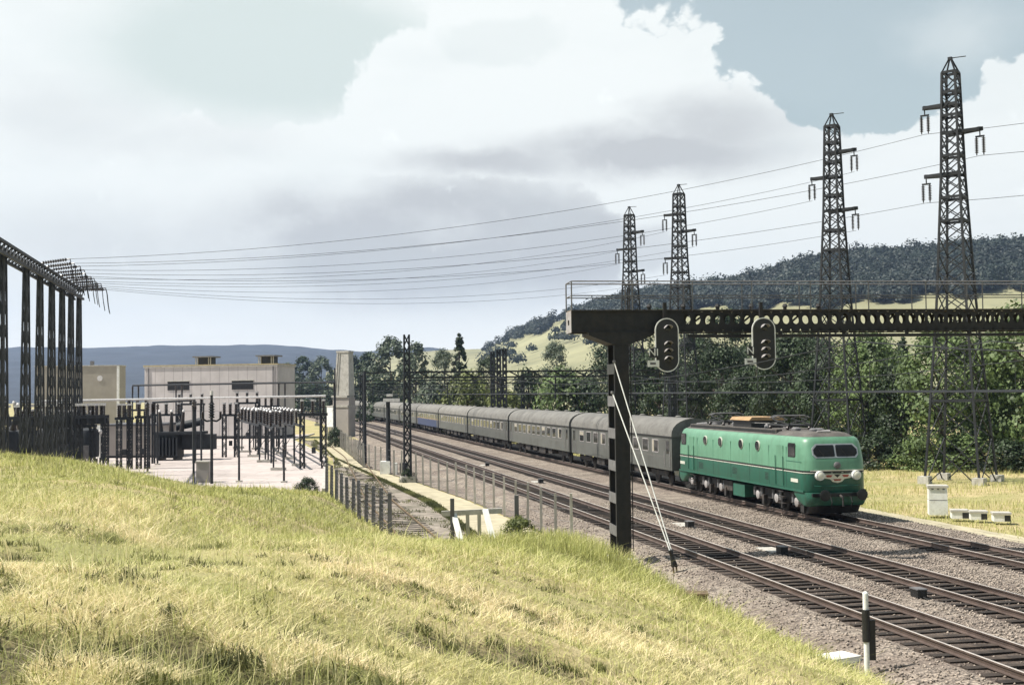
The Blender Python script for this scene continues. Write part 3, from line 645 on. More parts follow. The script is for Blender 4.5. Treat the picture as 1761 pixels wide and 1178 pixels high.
# ------------------------------------------------------------------ lattice structures
def lattice(mb, levels, leg, br, horiz=True, dirs=None):
    """levels: (z, half width x, half width y)"""
    cs = [(-1, -1), (1, -1), (1, 1), (-1, 1)]
    for (z0, a0, b0), (z1, a1, b1) in zip(levels, levels[1:]):
        for i in range(4):
            c, d = cs[i], cs[(i + 1) % 4]
            mb.bar((c[0] * a0, c[1] * b0, z0), (c[0] * a1, c[1] * b1, z1), leg)
            if br:
                mb.bar((c[0] * a0, c[1] * b0, z0), (d[0] * a1, d[1] * b1, z1), br)
                mb.bar((d[0] * a0, d[1] * b0, z0), (c[0] * a1, c[1] * b1, z1), br)
                if horiz: mb.bar((c[0] * a1, c[1] * b1, z1), (d[0] * a1, d[1] * b1, z1), br)
    return mb
def insulator_string(p, q, r=.09, n=9, parent=None, m='insul', name='insulator_string'):
    p = Vector(p); q = Vector(q); mb = MB(); mb.tube(p, q, r * .3, 5)
    for i in range(n):
        a = p.lerp(q, .08 + .84 * i / n); b = p.lerp(q, .08 + .84 * (i + .55) / n); mb.tube(a, b, r, 7, r * .45)
    return mb.build(name, m, parent)
TIPS = {}
def pylon(key, px, d, ytop, mirror, label, ybase=None):
    top = P(px, ytop, d); z0 = top.z - 26.6
    rz = -math.radians(39)
    root = empty('lattice_pylon', (top.x, d, z0), rz, label, 'electricity pylon', 'steel lattice pylons beyond the railway')
    def hw(z): return float(np.interp(z, [-1, 0, 10.5, 19, 25.7], [1.75, 1.65, .95, .58, .42]))
    zs = [-.8, 2.2, 4.6, 6.7, 8.5, 10.1, 11.5, 12.8, 14, 15.1, 16.1, 17.1, 18, 18.9, 19.8, 20.7, 21.6, 22.5, 23.3, 24.1, 24.9, 25.7]
    mb = lattice(MB(), [(z, hw(z), hw(z)) for z in zs], .13, .06, False)
    mb.build('lattice_body', 'pylon', root)
    for z in (4.6, 10.1, 16.1, 17.6, 20.3, 22.9, 24.4, 25.7):
        w = hw(z); bands = MB()
        for s in (-1, 1):
            bands.bar((-w, s * w, z), (w, s * w, z), .1, .16); bands.bar((s * w, -w, z), (s * w, w, z), .1, .16)
        bands.build('horizontal_band', 'pylon', root)
    pk = MB()
    for c in ((-1, -1), (1, -1), (1, 1), (-1, 1)): pk.bar((c[0] * .42, c[1] * .42, 25.7), (c[0] * .06, c[1] * .06, 26.6), .08)
    pk.cbox((0, 0, 26.62), (.25, .25, .18)).bar((0, 0, 26.65), (1.0, 0, 26.6), .05); pk.build('peak', 'pylon', root)
    tips = []
    for k, (z, sg) in enumerate(((23.6, -1), (21.75, 1), (19.1, -1))):
        if mirror: sg = -sg
        ar = MB(); L = 1.75
        for y in (-hw(z), hw(z)): ar.bar((-sg * hw(z), y, z), (sg * L, y * .25, z + .05), .15, .2)
        ar.bar((sg * (L - .1), -.15, z + .05), (sg * (L + .1), .15, z + .08), .2, .25)
        ar = ar.build('cross_arm', 'pylon', root)
        MB().bar((sg * L, -.02, z), (sg * L, .02, z - .42), .06).bar((sg * L - .28, 0, z - .42), (sg * L + .28, 0, z - .42), .1).build('yoke', 'pylon', ar)
        for u in (-.22, .22): insulator_string((sg * L + u, 0, z - .45), (sg * L + u, 0, z - 1.62), .13, 9, ar)
        v = Vector((sg * L, 0, z - 1.65)); v.rotate(Matrix.Rotation(rz, 3, 'Z')); tips.append(v + Vector((top.x, d, z0)))
    for c in ((-1, -1), (1, -1), (1, 1), (-1, 1)):
        w = hw(-.5); MB().cbox((c[0] * w, c[1] * w, -.55 + (0 if z0 > -.8 else .2)), (.7, .7, .8)).build('footing', 'conc', root)
    TIPS[key] = tips
pylon('A', 1634, 78, 102, False, 'tall steel lattice pylon at the right edge of the picture, largest of the four')
pylon('B', 1430, 93.7, 198, True, 'steel lattice pylon standing above the locomotive, second largest of the four')
pylon('C', 1167, 125, 319, False, 'steel lattice pylon rising above the two gantry signals, third in the row')
pylon('D', 1082, 141, 357, True, 'smallest and farthest steel lattice pylon, closest to the gantry post')
# ------------------------------------------------------------------ substation line gantry (parallel to the railway)
GT = 14.0; gpx = [(-28, 423), (12, 437), (45, 452), (70, 464), (90, 475), (110, 487), (125, 497), (136, 506)]
gpos = []
for px, y in gpx:
    yh = 675 - ROLL * (px - 880); d = F_PX * (GT - EYE) / (yh - y); q = P(px, y, d); gpos.append(Vector((q.x, q.y, -.5)))
org = gpos[-1].copy()
ga_, gz2 = gpos[2].copy(), gpos[-1].copy()
gpos = [ga_.lerp(gz2, t) for t in (-.62, -.3, 0, .215, .42, .62, .81, 1.0)]; org = gpos[-1].copy()
sg_ = empty('line_gantry', org, 0, 'row of tall dark lattice masts under one top beam at the left edge', 'substation gantry')
for q in gpos:
    b = q - org; mb = MB(); H = GT + .5
    lv = [(z, .23 - .13 * z / H, .34 - .2 * z / H) for z in [i * H / 11 for i in range(12)]]
    t = lattice(MB(), lv, .10, .032, False); mb.add([(x + b.x, y + b.y, z) for x, y, z in t.v], t.f); mb.build('lattice_mast', 'mast', sg_)
bm_ = MB()
for a, b in zip(gpos, gpos[1:]):
    a = a - org; b = b - org
    for dx in (-.35, .35):
        for z in (GT + .1, GT + .75): bm_.bar((a.x + dx, a.y, z), (b.x + dx, b.y, z), .16)
    n = max(2, int((b - a).length / 1.0))
    for i in range(n):
        c = a.lerp(b, i / n); e = a.lerp(b, (i + 1) / n)
        for dx in (-.35, .35): bm_.bar((c.x + dx, c.y, GT + .1), (e.x + dx, e.y, GT + .75), .07)
        bm_.bar((c.x - .35, c.y, GT + .1), (c.x + .35, c.y, GT + .75), .07)
bm_.build('top_beam', 'mast', sg_)
ENDS = []
for i, f in enumerate((.38, .44, .50, .56, .62, .68, .74, .80, .86, .91, .96, 1.0)):
    k = f * (len(gpos) - 1); j = min(int(k), len(gpos) - 2); q = gpos[j].lerp(gpos[j + 1], k - j); ENDS.append(Vector((q.x + .35, q.y, GT + .35)))
src = [TIPS['A'][0], TIPS['A'][1], TIPS['A'][2], TIPS['B'][0], TIPS['B'][1], TIPS['B'][2], TIPS['C'][0], TIPS['C'][1], TIPS['C'][2], TIPS['D'][0], TIPS['D'][1], TIPS['D'][2]]
NM = ['uppermost', 'second', 'third', 'fourth', 'fifth', 'sixth', 'seventh', 'eighth', 'ninth', 'tenth', 'eleventh', 'lowest']
order = sorted(range(12), key=lambda i: proj(*[[c] for c in (src[i])])[1][0])
for rank, i in enumerate(order):
    a = src[i]; b = ENDS[rank]; v = (a - b).normalized(); b2 = b + v * 1.9
    s_ = insulator_string(b - org, b2 - org, .13, 10, sg_)
    dr = [b2 - org + Vector((.3 * t, 0, -1.9 * math.sin(PI * t * .5) ** 2 - .1 * t)) for t in (0, .3, .6, 1)]; MB().path(dr, .03).build('jumper', 'mast', s_)
    pts = [b2.lerp(a, t) + Vector((0, 0, -4 * t * (1 - t) * 1.6)) for t in np.linspace(0, 1, 25)]
    root = MB().path([p_ - a for p_ in pts], .0135, 5).build('power_line_wire', 'pylon', None, loc=a)
    tag(root, f'{NM[rank]} power line wire strung from the pylons across the sky to the left gantry', 'power line', 'power line wires')
for k_, nm_ in enumerate(('upper', 'middle', 'lower')):
    a = TIPS['A'][k_]; b = a + Vector((34, -26, 3)); pts = [a.lerp(b, t) + Vector((0, 0, -4 * t * (1 - t) * 1.2)) for t in np.linspace(0, 1, 12)]
    tag(MB().path([p_ - a for p_ in pts], .016, 5).build('power_line_wire', 'pylon', None, loc=a), f'{nm_} power line wire leaving the largest pylon towards the right edge', 'power line', 'power line wires')
# ------------------------------------------------------------------ substation buildings
YZ = -.5
def bx(px0, px1, d): return P(px0, 700, d).x, P(px1, 700, d).x
x0, x1 = bx(240, 483, 174); H = P(360, 627, 174).z
bl = empty('substation_building', ((x0 + x1) / 2, 174, YZ), -.18, 'large pale windowless substation building with two roof vents and two dark louvres', 'building')
W = x1 - x0; D = 7; Hh = H - YZ
def wall_mat_lines():
    m, nt, b, v = base_mat('panelled_wall', .85)
    f = noise(nt, v, .5, 5); c = ramp2(nt, f, (.44, .41, .40), (.53, .495, .485))
    w = nt.nodes.new('ShaderNodeTexBrick'); w.inputs['Scale'].default_value = 1; w.inputs['Brick Width'].default_value = 1.4; w.inputs['Row Height'].default_value = 4.0; w.inputs['Mortar Size'].default_value = .05
    w.offset = 0; mp = nt.nodes.new('ShaderNodeMapping'); mp.inputs['Rotation'].default_value = (PI / 2, 0, 0); nt.links.new(v, mp.inputs[0]); nt.links.new(mp.outputs[0], w.inputs['Vector'])
    w.inputs['Color1'].default_value = (0, 0, 0, 1); w.inputs['Color2'].default_value = (0, 0, 0, 1); w.inputs['Mortar'].default_value = (.8, .8, .8, 1)
    c = mixc(nt, w.outputs['Color'], c, (.30, .27, .27)); nt.links.new(c, b.inputs['Base Color']); return m
MT['panel_wall'] = wall_mat_lines()
MB().box(-W / 2, W / 2, 0, D, 0, Hh - .35).build('wall', 'panel_wall', bl)
MB().box(-W / 2 - .12, W / 2 + .12, -.12, D + .12, Hh - .35, Hh).build('roof', 'conc', bl)
MB().box(-W / 2 - .14, W / 2 + .14, -.15, D + .14, Hh - .12, Hh + .02).build('roof_edge', 'trim', bl)
MB().box(-W / 2 - .05, W / 2 + .05, -.05, D, 0, .45).build('plinth', 'dark_open', bl)
for pxa, pxb in ((283, 323), (401, 440)):
    a, b = bx(pxa, pxb, 174); a -= (x0 + x1) / 2; b -= (x0 + x1) / 2; za = P(300, 671, 174).z - YZ; zb = P(300, 656, 174).z - YZ
    l = MB().box(a, b, -.05, .3, za, zb).build('louvre', 'dark_open', bl)
    MB().box(a - .1, b + .1, -.14, 0, zb, zb + .1).build('hood', 'conc', l)
    sl = MB()
    for i in range(5): sl.box(a + .05, b - .05, -.09, -.05, za + .08 + i * (zb - za) / 5, za + .12 + i * (zb - za) / 5)
    sl.build('slat', 'dark_open', l)
for x in (-W / 2 + .6, W / 2 - .6): MB().tube((x, -.1, .1), (x, -.1, Hh - .35), .07, 6).build('downpipe', 'grey_steel', bl)
dr_ = MB().box(W / 2 - 4.2, W / 2 - 2.2, -.04, .2, .02, 2.6).build('door', 'grey_steel', bl); MB().cbox((W / 2 - 2.5, -.06, 1.3), (.1, .05, .2)).build('handle', 'black', dr_)
for pxa, pxb, la in ((326, 353, 1), (441, 467, 1)):
    a, b = bx(pxa, pxb, 178); a -= (x0 + x1) / 2; b -= (x0 + x1) / 2
    v = MB().box(a + .2, b - .2, 4, 6.2, Hh, Hh + 1.15).build('roof_vent', 'dark_open', bl)
    for x in (a, a + .3, b - .3, b): MB().cbox((x, 3.95, Hh + .55), (.12, .12, 1.1)).build('vent_post', 'conc', v)
    MB().box(a - .35, b + .35, 3.5, 6.7, Hh + 1.15, Hh + 1.35).build('vent_cap', 'grey_steel', v)
# annexe in front of it on the left
x0, x1 = bx(177, 276, 123); zt = P(220, 729, 123).z
an = empty('low_annexe', ((x0 + x1) / 2, 123, YZ), 0, 'low flat-roofed grey annexe in front of the big substation building, behind lattice posts', 'building')
W2 = x1 - x0; h2 = zt - YZ
MB().box(-W2 / 2, W2 / 2, 0, 7, 0, h2 - .2).build('wall', 'wall2', an); MB().box(-W2 / 2 - .2, W2 / 2 + .2, -.25, 7.2, h2 - .2, h2).build('roof', 'conc_dark', an)
MB().box(-W2 / 2 - .03, W2 / 2 + .03, -.04, 7, 0, .25).build('plinth', 'dark_open', an)
MB().box(-W2 / 2 - .5, -W2 / 2 - .1, -.3, .1, 0, h2 - .1).build('corner_pillar', 'white', an)
x0, x1 = bx(60, 204, 196); zt = P(170, 628, 196).z
b2 = empty('beige_building', ((x0 + x1) / 2, 196, YZ), 0, 'plain beige building with white corner strip, left of the big substation building', 'building')
W3 = x1 - x0; h3 = zt - YZ
MB().box(-W3 / 2, W3 / 2, 0, 3.5, 0, h3 - .15).build('wall', 'beige', b2); MB().box(-W3 / 2 - .1, W3 / 2 + .1, -.1, 3.6, h3 - .15, h3).build('roof', 'conc', b2)
MB().box(W3 / 2 - .28, W3 / 2 + .06, -.08, .3, 0, h3 - .16).build('corner_strip', 'white', b2)
MB().lathe((W3 / 2 - 3, -.02, h3 - 2.1), [(.45, .0), (.45, -.05)], 14, 'y').build('round_vent', 'porcelain', b2)
MB().cbox((W3 / 2 - 4.6, 1, h3 + .35), (.5, .5, .7)).build('roof_pipe', 'grey_steel', b2)
# ------------------------------------------------------------------ substation equipment
def at(px, d): q = P(px, 700, d); return Vector((q.x, d, YZ))
def post_insulator(parent, p, h=1.1, r=.13, m='insul', name='insulator'):
    prof = []; n = 6
    for i in range(n): prof += [(r * .55, h * i / n), (r, h * (i + .35) / n), (r * .55, h * (i + .7) / n)]
    return MB().lathe(p, prof + [(r * .6, h)], 9).build(name, m, parent, True)
def lat_post(parent, x, y, h, w=.18, name='lattice_post'):
    n = max(3, int(h / .7)); t = lattice(MB(), [(z, w, w) for z in [i * h / n for i in range(n + 1)]], .07, .04, False)
    mb = MB().add([(a + x, b + y, c) for a, b, c in t.v], t.f); return mb.build(name, 'mast', parent)
def disconnector(px, d, ztop, width, label, legs=2, rz=0, n=3):
    r = empty('disconnector_stand', at(px, d), rz, label, 'substation equipment', 'substation switchgear')
    h = ztop - YZ - 1.6
    for i in range(legs): lat_post(r, -width / 2 + .2 + (width - .4) * i / max(1, legs - 1), 0, h)
    MB().box(-width / 2 - .1, width / 2 + .1, -.25, .25, h, h + .22).build('crossbeam', 'mast', r)
    for i in range(n):
        x = -width / 2 + .2 + (width - .4) * i / max(1, n - 1)
        for y in (-.2, .2): post_insulator(r, (x, y, h + .22), 1.0, .15)
        MB().box(x - .12, x + .12, -.3, .3, h + 1.22, h + 1.36).build('contact', 'porcelain', r)
    MB().cbox((.1, -.3, h * .35), (.3, .25, .5)).build('drive_box', 'mast', r)
    return r
def breaker(px, d, z, label):
    r = empty('circuit_breaker', at(px, d), random.uniform(-.1, .1), label, 'circuit breaker', 'oil circuit breakers'); r.scale = (1.35, 1.35, 1.4)
    for x in (-.7, .7): 
        for y in (-.45, .45): MB().bar((x, y, 0), (x, y, .7), .1).build('leg', 'mast', r)
    MB().lathe((0, 0, .7), [(.3, 0), (.72, .1), (.75, .3), (.75, 1.5), (.68, 1.7), (.3, 1.82)], 16).build('tank', 'mast', r, True)
    for x, y in ((-.4, 0), (.4, 0)):
        b = MB().tube((x, y, 2.4), (x * 2.0, y, z), .19, 10, .1).build('bushing', 'insul', r, True)
        MB().lathe((x * 2.0, y, z), [(.09, -.05), (.14, .1), (.09, .22)], 10).build('cap', 'porcelain', b, True)
    MB().cbox((0, -.85, 1.1), (.6, .35, .8)).build('control_box', 'grey_steel', r)
for i, (px, d, z, lb) in enumerate(((10, 102, 3.9, 'dark oil circuit breaker outermost at the left edge'), (46, 104, 4.0, 'dark oil circuit breaker second from the left edge under the masts'),
        (84, 106, 3.9, 'dark oil circuit breaker third from the left edge under the masts'), (118, 108, 4.0, 'dark oil circuit breaker fourth from the left edge, beside the grass crest'),
        (150, 104, 2.2, 'squat dark circuit breaker nearest the annexe pillar'), (28, 114, 4.0, 'dark circuit breaker in the rear row near the left edge'), (100, 116, 4.0, 'dark circuit breaker in the rear row, left of the pale annexe pillar'))):
    breaker(px, d, z, lb)
for px, d, zt, lb in ((62, 96, 5.0, 'dark disconnector stand under the masts nearest the left edge'), (105, 98, 4.9, 'dark disconnector stand under the middle masts'), (138, 100, 4.8, 'dark disconnector stand under the last mast'), (160, 118, 5.2, 'dark disconnector stand in front of the beige building')):
    disconnector(px, d, zt, 2.4, lb, 2, n=4)
disconnector(396, 122, 5.2, 1.6, 'narrow disconnector stand left of the insulator banks', 2, n=3); disconnector(462, 146, 5.8, 2.6, 'disconnector stand behind the insulator banks', 2, n=4); disconnector(236, 140, 5.6, 2.4, 'disconnector stand behind the annexe right corner', 2, n=3)
# long bus stand with white insulators
def bus_stand(pxa, da, pxb, db, label, n, zt=5.1):
    a = at(pxa, da); b = at(pxb, db); r = empty('bus_stand', a, 0, label, 'substation equipment', 'substation switchgear'); v = b - a; L = v.length; u = v.normalized()
    h = zt - YZ
    for i in range(4):
        q = u * (L * i / 3); lat_post(r, q.x, q.y, h - 1.1)
    w = Vector((-u.y, u.x, 0)) * .35
    for s in (-1, 1): MB().bar(w * s + Vector((0, 0, h - 1.0)), u * L + w * s + Vector((0, 0, h - 1.0)), .2, .25).build('beam', 'mast', r)
    for i in range(n):
        q = u * (L * (i + .5) / n)
        post_insulator(r, (q.x, q.y, h - .88), .75, .2, 'insul'); MB().cbox((q.x, q.y, h - .03), (.55, .55, .2)).build('white_cap', 'porcelain', r)
        MB().cbox((q.x, q.y, h - 1.35), (.7, .6, .45)).build('operating_box', 'mast', r)
bus_stand(40, 92, 182, 98, 'long dark bus stand topped with white insulator caps, left of the annexe', 9)
bus_stand(0, 99, 150, 112, 'rear dark bus stand with white insulator caps, below the tall masts', 8, 5.0)
disconnector(214, 104, 5.3, 1.3, 'twin-post disconnector stand in front of the annexe, left one', 2)
disconnector(246, 104, 5.4, 1.1, 'slim twin-post disconnector stand in front of the annexe, right one', 2, n=2)
disconnector(286, 128, 5.2, 3.0, 'wide disconnector stand above the transformer', 2, n=3)
disconnector(538, 102, 5.5, 2.2, 'twin-legged disconnector stand between the yard kerb and the concrete tower', 2, n=3)
disconnector(425, 135, 6.3, 2.6, 'tall disconnector stand under the right louvre of the big building', 2, n=3)
disconnector(328, 140, 6.2, 3.0, 'tall disconnector stand under the left louvre of the big building', 2, n=3)
def insulator_bank(pa, da, pb, db, n, label, h=3.4):
    a = at(pa, da); b = at(pb, db); r = empty('insulator_bank', a, 0, label, 'substation equipment', 'substation switchgear'); v = b - a; L = v.length; u = v.normalized()
    for i in range(4):
        q = u * (L * i / 3)
        MB().bar((q.x, q.y, 0), (q.x, q.y, h), .12).bar((q.x + .8, q.y, 0), (q.x + .8, q.y, h), .12).bar((q.x, q.y, h * .4), (q.x + .8, q.y, h * .75), .05).build('leg', 'mast', r)
        MB().cbox((q.x + .4, q.y, .1), (1.2, .5, .3)).build('footing', 'conc', r)
    for dx in (0, .8): MB().bar((dx, 0, h), (u.x * L + dx, u.y * L, h), .16, .2).build('beam', 'mast', r)
    for i in range(n):
        q = u * (L * (i + .3) / n)
        for dx in (0, .8):
            o = post_insulator(r, (q.x + dx, q.y, h + .1), 1.15, .19); MB().lathe((q.x + dx, q.y, h + 1.25), [(.1, 0), (.13, .1), (.05, .2)], 8).build('cap', 'porcelain', o)
        MB().bar((q.x, q.y, h + 1.4), (q.x + .8, q.y, h + 1.4), .06).build('bus_link', 'porcelain', r)
insulator_bank(404, 142, 446, 112, 7, 'leftmost of three insulator banks on dark steel legs in the yard')
insulator_bank(436, 139, 470, 100, 7, 'middle of three insulator banks on dark steel legs in the yard')
insulator_bank(468, 139, 506, 106, 7, 'rightmost of three insulator banks on dark steel legs in the yard')
# transformer
tr = empty('power_transformer', at(291, 118), 0, 'big dark oil transformer with slanted conservator in front of the big building', 'transformer')
MB().box(-1.1, 1.1, -.9, 1.2, .25, 2.5).build('tank', 'mast', tr); MB().box(-1.4, 3.4, -1.1, 1.4, 2.5, 2.75).build('top_plate', 'mast', tr)
for i in range(7): MB().box(-1.0 + i * .33, -.85 + i * .33, -1.3, -.9, .5, 2.2).build('radiator_fin', 'mast', tr)
MB().box(1.3, 4.2, -.2, 1.6, 1.0, 2.45).build('cooler', 'mast', tr)
MB().tube((.6, .6, 3.2), (3.0, .6, 3.7), .38, 12).build('conservator', 'mast', tr, True)
for x in (-.8, .2, 1.2):
    b = MB().tube((x, 0, 2.75), (x * 1.15, 0, 4.6), .24, 10, .12).build('bushing', 'insul', tr, True); MB().lathe((x * 1.15, 0, 4.6), [(.1, 0), (.15, .12), (.06, .25)], 8).build('cap', 'porcelain', b)
for x in (-.8, .8): MB().box(x - .15, x + .15, -1.0, 1.3, 0, .25).build('skid', 'black', tr)
# candelabra post and slender posts
lp = empty('candelabra_post', at(364, 85.5), 0, 'dark post with two upturned side arms and a white top in the yard', 'post')
MB().tube((0, 0, 0), (0, 0, 6.2), .11, 8, .09).build('post', 'mast', lp); MB().tube((0, 0, 6.2), (0, 0, 6.5), .12, 8).build('cap', 'porcelain', lp)
post_insulator(lp, (0, 0, 4.6), 1.1, .24, 'mast', 'collar')
for s in (-1, 1):
    ar = MB().path([(0, 0, 4.45), (s * .35, 0, 4.38), (s * .62, 0, 4.55)], .07, 6).build('arm', 'mast', lp); post_insulator(ar, (s * .62, 0, 4.55), .5, .13)
for px, d, zt, lb in ((333, 85.5, 5.4, 'slender dark post left of the candelabra post'), (411, 87, 4.5, 'slender dark post right of the candelabra post'), (488, 86, 2.3, 'short slender dark post near the right end of the yard'),
                      (254, 98, 5.2, 'slender dark post just right of the slim disconnector stand'), (271, 110, 5.0, 'slender dark post at the annexe right corner')):
    r = empty('yard_post', at(px, d), 0, lb, 'post', 'slender yard posts'); MB().tube((0, 0, 0), (0, 0, zt - YZ), .085, 7, .06).build('shaft', 'mast', r)
    MB().cbox((0, 0, .06), (.4, .4, .16)).build('footing', 'conc', r); MB().lathe((0, 0, zt - YZ - .5), [(.1, 0), (.16, .1), (.1, .2), (.16, .3), (.08, .45)], 8).build('insulator', 'insul', r)
kk = empty('yard_cubicle', at(350, 87), 0, 'small grey-brown cubicle standing in the yard beside the candelabra post', 'cabinet')
MB().box(-.45, .45, -.3, .3, 0, 1.45).build('body', 'wall2', kk); MB().box(-.5, .5, -.36, .36, 1.45, 1.55).build('lid', 'conc', kk); MB().box(-.38, .38, -.315, -.3, .15, 1.3).build('door', 'wall2', kk)
# horizontal bus beam across the front of the big building, white bus tube
def long_beam(name, pa, ya, pb, yb, da, db, legs, r, m, label, cat):
    a = P(pa, ya, da); b = P(pb, yb, db); o = Vector((a.x, a.y, YZ)); root = empty(name, o, 0, label, cat)
    MB().tube(a - o, b - o, r, 8).build('bar', m, root)
    for f in legs:
        q = a.lerp(b, f) - o; post_insulator(root, (q.x, q.y, q.z - r - .8), .8, .16); MB().tube((q.x, q.y, 0), (q.x, q.y, q.z - r - .8), .09, 7).build('leg', 'mast', root)
long_beam('bus_beam', 228, 663, 575, 657, 150, 146, (0, .03, .22, .25, .73, .76, 1), .11, 'mast', 'thin dark bus beam running across in front of the big substation building', 'busbar')
long_beam('bus_tube', 70, 690, 560, 681, 106, 112, (.06, .3, .55, .8, .98), .1, 'porcelain', 'long white bus tube carried on insulators across the yard', 'busbar')
long_beam('low_bus_beam', 262, 692, 336, 688, 112, 112, (0, .05, .95, 1), .1, 'mast', 'short dark bus beam over the transformer', 'busbar')
# ------------------------------------------------------------------ concrete tower, hut panel
ct = empty('concrete_tower', TF(179, 11.35, -.5)[0], -.35, 'tapering pale concrete tower on a stepped block beside the railway', 'tower'); ct.scale = (.8, .9, 1)
MB().loft([[(-1.9, -1.2, 0), (1.55, -1.2, 0), (1.55, 1.2, 0), (-1.9, 1.2, 0)], [(-1.9, -1.2, 4.3), (1.55, -1.2, 4.3), (1.55, 1.2, 4.3), (-1.9, 1.2, 4.3)]]).build('base_block', 'wall2', ct)
MB().box(-1.9, 1.5, -1.3, 1.3, 4.3, 4.6).build('ledge', 'conc', ct)
MB().box(-1.65, 1.6, -1.1, 1.1, 4.6, 5.7).build('plinth', 'wall2', ct); MB().box(-1.85, 1.3, -1.25, 1.25, 5.7, 6.0).build('ledge', 'conc', ct)
MB().loft([[(-1.5, -1, 6.0), (1.55, -1, 6.0), (1.55, 1, 6.0), (-1.5, 1, 6.0)], [(-.95, -.8, 12.2), (1.4, -.8, 12.2), (1.4, .8, 12.2), (-.95, .8, 12.2)]]).build('shaft', 'conc', ct)
for f0, f1 in ((-1.2, -.68), (-.75, -.3)): MB().bar((f0, -1.05, 6.0), (f1, -.85, 12.15), .1, .1).build('rib', 'conc', ct)
MB().box(-1.05, 1.5, -.9, .9, 12.2, 12.45).build('cap', 'conc', ct)
wp = empty('white_panel', Vector((P(568, 733, 148).x, 148, -.45)), -.7, 'white rectangular panel on a dark post left of the concrete tower', 'panel')
MB().box(-.55, .55, -.06, .06, 2.2, 4.6).build('face', 'white', wp); MB().box(-.62, .62, -.1, .1, 4.6, 4.75).build('frame', 'conc', wp); MB().tube((.75, .1, 0), (.75, .1, 9.3), .13, 8, .1).build('post', 'mast', wp)
for z in (2.6, 4.2): MB().bar((.5, 0, z), (.8, .1, z), .08).build('bracket', 'mast', wp)
# ------------------------------------------------------------------ catenary
def portal(s, nl, nr, label, h=10.0, zb=7.3, two=False, fat=.26):
    o, a = TF(s, nl, -.35); r = empty('catenary_portal', o, a + PI / 2, label, 'catenary portal', 'catenary portals over the tracks')   # local +x points to increasing n
    for x, hh in ((0, h), (nr - nl, h if two else zb + 1.0)):
        n = int(hh / .75); t = lattice(MB(), [(z, fat * (1.25 - .35 * z / hh), fat * (1.25 - .35 * z / hh)) for z in [i * hh / n for i in range(n + 1)]], .09, .05, False)
        MB().add([(u + x, v, w) for u, v, w in t.v], t.f).build('lattice_mast', 'mast', r); MB().cbox((x, 0, .05), (1, 1, .5)).build('footing', 'conc', r)
    L = nr - nl; z0 = zb + .1; bmx = MB()
    for y in (-.2, .2):
        for z in (z0, z0 + .4): bmx.bar((0, y, z), (L, y, z), .11)
        n = int(L / .8)
        for i in range(n): bmx.bar((L * i / n, y, z0 + (.4 if i % 2 else 0)), (L * (i + 1) / n, y, z0 + (0 if i % 2 else .4)), .05)
    bmx.build('portal_beam', 'mast', r)
    for n0 in (T1, T2, T3):
        x = n0 - nl
        d = MB().bar((x + .9, 0, z0), (x + .9, 0, z0 - 1.6), .1).bar((x + .9, 0, z0 - .6), (x, 0, z0 - .15), .06).bar((x + .9, 0, z0 - 1.5), (x - .3, 0, z0 - 1.3), .05).build('registration_arm', 'mast', r)
        insulator_string((x + .75, 0, z0 - .5), (x + .35, 0, z0 - .3), .1, 4, d, 'insul', 'insulator')
    return r
portal(84.6, 9.7, 29.0, 'catenary portal nearest the camera with tall lattice mast beside the concrete post fence', 10.1, 7.0, False, .19)
portal(137, 10.6, 29, 'second catenary portal, partly behind the tall lattice mast', 8.2, 7.0, False, .15)
portal(190, 10.6, 29, 'third catenary portal beside the concrete tower', 8.2, 7.0, False, .15)
portal(245, 10.6, 29, 'fourth catenary portal beyond the concrete tower', 8.2, 7.0, False, .15)
portal(305, 10.6, 29, 'farthest catenary portal near the end of the train', 8.2, 7.0, False, .15)
portal(31.0 + 0, 10.0, 29.0, 'overhead', 8.6, 7.0) if False else None
for px, d, zt, lb in ((848, 146, 10.5, 'leftmost of three lattice masts behind the train'), (858.5, 147, 10.8, 'middle of three lattice masts behind the train'), (868.5, 148, 10.9, 'rightmost of three lattice masts behind the train')):
    q = P(px, 700, d); r = empty('lattice_mast', (q.x, d, -.4), -.2, lb, 'mast', 'three masts behind the train'); H = zt + .4
    lattice(MB(), [(z, .2, .2) for z in [i * H / 14 for i in range(15)]], .11, .07, False).build('shaft', 'mast', r); MB().cbox((0, 0, .1), (1, 1, .4)).build('footing', 'conc', r); MB().cbox((0, 0, H), (.75, .75, .1)).build('cap', 'mast', r)
# feeder post on its concrete base, slim mast
q = P(668, 803, 94); r = empty('feeder_post', (q.x, 94, -.45), 0, 'stout dark post with pale T-shaped head on a white concrete base inside the fence', 'post')
MB().tube((0, 0, .6), (0, 0, 5.5), .19, 10, .16).build('shaft', 'mast', r); MB().box(-.35, .9, -.2, .2, 5.5, 5.75).build('cross_head', 'porcelain', r)
MB().box(-.1, .35, -.15, .15, 5.9, 6.1).build('top_plate', 'porcelain', r)
for x in (-.05, .3): MB().tube((x, 0, 5.75), (x, 0, 5.9), .06, 6).build('insulator', 'insul', r)
MB().box(-.6, .15, -.5, .5, 0, .95).build('base_block', 'white', r); MB().box(.45, .75, -1.0, -.5, 0, .85).build('side_block', 'white', r); MB().box(.9, 1.5, -.4, .5, 0, .8).build('dark_cabinet', 'mast', r)
q = P(627.5, 790, 106); r = empty('slim_mast', (q.x, 106, -.45), 0, 'slim dark mast standing on the pale path between the fence and the concrete tower', 'mast')
MB().tube((0, 0, 0), (0, 0, 8.1), .17, 8, .13).build('shaft', 'mast', r); MB().bar((0, 0, 7.9), (2.6, .2, 8.0), .1).build('arm', 'mast', r); insulator_string((2.3, .17, 7.95), (2.3, .17, 7.2), .1, 5, r, 'insul', 'insulator')
